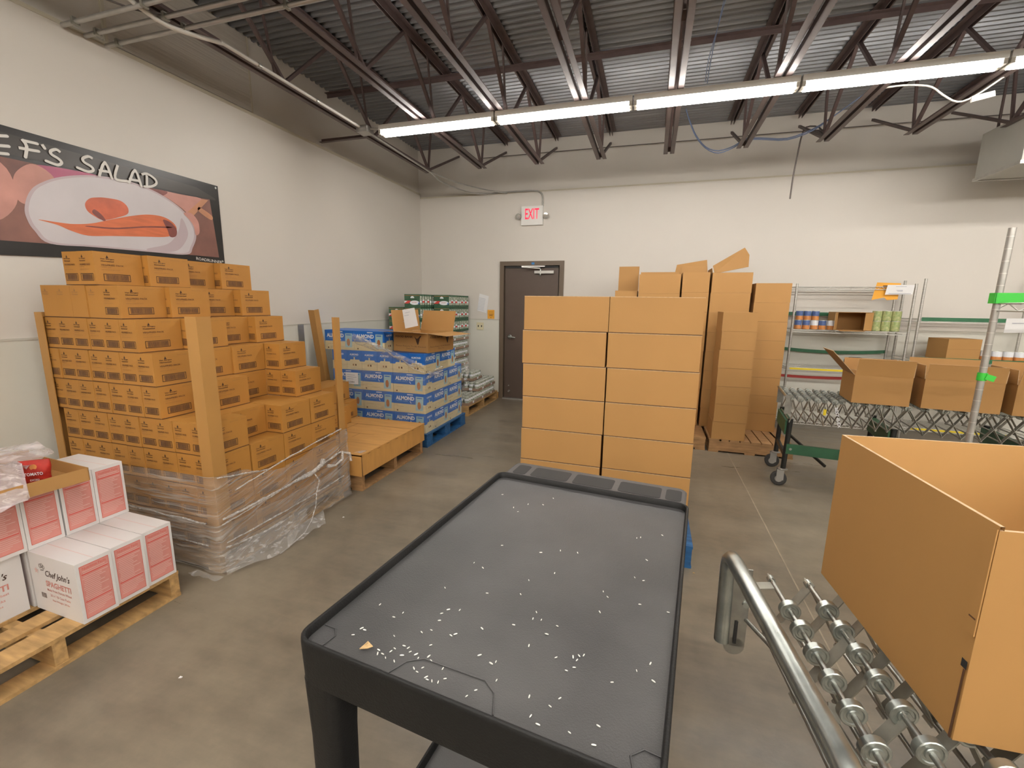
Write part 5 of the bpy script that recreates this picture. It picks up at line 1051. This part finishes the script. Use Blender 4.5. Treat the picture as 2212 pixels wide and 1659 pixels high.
b = MB(); w_, d_, h_ = .36, .30, .215; th = .004
b.box((-w_ / 2, -d_ / 2, 0), (w_ / 2, d_ / 2, th), 'cbG'); b.box((-w_ / 2, -d_ / 2, h_ - th), (w_ / 2, d_ / 2, h_), 'cbG'); b.box((-w_ / 2, -d_ / 2, th), (-w_ / 2 + th, d_ / 2, h_ - th), 'cbG'); b.box((w_ / 2 - th, -d_ / 2, th), (w_ / 2, d_ / 2, h_ - th), 'cbG'); b.box((-w_ / 2 + th, d_ / 2 - th, th), (w_ / 2 - th, d_ / 2, h_ - th), 'cbG'); b.build('carton_body', t)
b = MB(); b.slab([(-.16, -d_ / 2, .001), (.10, -d_ / 2, .001), (.10, -d_ / 2 - .06, -.004), (-.15, -d_ / 2 - .07, -.006)], .003, 'cbG', 'edge'); b.build('flap', t)
b = MB(); b.slab([(-w_ / 2, -d_ / 2, .004), (-w_ / 2, -d_ / 2, h_ - .004), (-w_ / 2 - .055, -d_ / 2 - .09, h_ - .008), (-w_ / 2 - .055, -d_ / 2 - .09, .008)], .003, 'cbG', 'edge'); b.build('flap', t)
b = MB(); b.slab([(w_ / 2, -d_ / 2, .004), (w_ / 2, -d_ / 2, h_ - .004), (w_ / 2 - .10, -d_ / 2 - .055, h_ - .008), (w_ / 2 - .10, -d_ / 2 - .055, .008)], -.003, 'cbG', 'edge'); b.build('flap', t)
CM = None
def closed(name, label, loc, rz, w_, d_, h_, group=None):
    b = MB(); e = .0007; b.box((-w_ / 2, -d_ / 2, 0), (w_ / 2, d_ / 2, h_), 'cbG'); b.quad([(-.001, -d_ / 2, h_ + e), (.001, -d_ / 2, h_ + e), (.001, d_ / 2, h_ + e), (-.001, d_ / 2, h_ + e)], 'seam')
    b.quad([(-w_ / 2, -d_ / 2 - e, h_ * .5), (w_ / 2, -d_ / 2 - e, h_ * .5), (w_ / 2, -d_ / 2 - e, h_ * .5 + .002), (-w_ / 2, -d_ / 2 - e, h_ * .5 + .002)], 'inkl'); return tag(b.build(name, None, loc, rz), label, 'carton', group)
closed('closed_carton', 'closed brown carton on the green edged shelf of the second rack', (3.38, 6.44, .9702), math.radians(14), .36, .27, .235)
for k, x in enumerate((3.64, 3.74, 3.84, 3.94, 4.04)): tag(place(C4, 'food_can', None, (x, 6.36, .9702)), 'orange labelled can right of the closed carton, %s' % ['first', 'second', 'third', 'fourth', 'fifth'][k], 'can', 'orange cans on the second rack')
closed('closed_carton', 'brown carton on the lower shelf of the second rack, in shade', (3.22, 6.45, .5052), 0, .50, .32, .26, 'shaded cartons on the second rack')
closed('closed_carton', 'wider brown carton on the lower shelf of the second rack, right one', (3.80, 6.45, .5052), 0, .50, .32, .24, 'shaded cartons on the second rack')
b = MB(); b.obox((0, 0, .05), (.16, .16, .10), 'blk'); b.obox((.02, 0, .115), (.12, .12, .03), 'blk'); tag(b.build('black_bin', None, (2.42, 6.42, .8052)), 'small black bin on the middle shelf of the first rack', 'bin')
# pale blue bag
b = MB(); loops = []
for k in range(9):
    v = k / 8; loops.append([((.15 * math.sin(math.pi * (.12 + .8 * v)) + .012 * noise.noise(Vector((q, k, 1)))) * math.cos(2 * math.pi * q / 18), .12 * math.sin(math.pi * (.12 + .8 * v)) * math.sin(2 * math.pi * q / 18) + .010 * noise.noise(Vector((q, k, 5))), .22 * v) for q in range(18)])
b.loft(loops, 'bagblue', smooth=True); tag(b.build('plastic_bag', None, (1.75, 2.30, .4052)), 'pale blue plastic bag on the low shelf behind the big open carton', 'bag')
# floor debris
for k, (x, y, m, l) in enumerate(((-2.02, 2.47, 'paper', 'white paper scrap on the floor beside the torn film'), (.33, 2.55, 'crumb', 'tan crumb on the floor beside the blue pallet'), (-1.75, 1.10, 'paper', 'tiny white scrap on the open floor left of the cart'))):
    b = MB(); b.slab([(0, 0, 0), (.014, .002, .003), (.012, .010, .001), (.002, .008, .004)], .001, m); tag(b.build('floor_scrap', None, (x, y, .0012)), l, 'scrap')
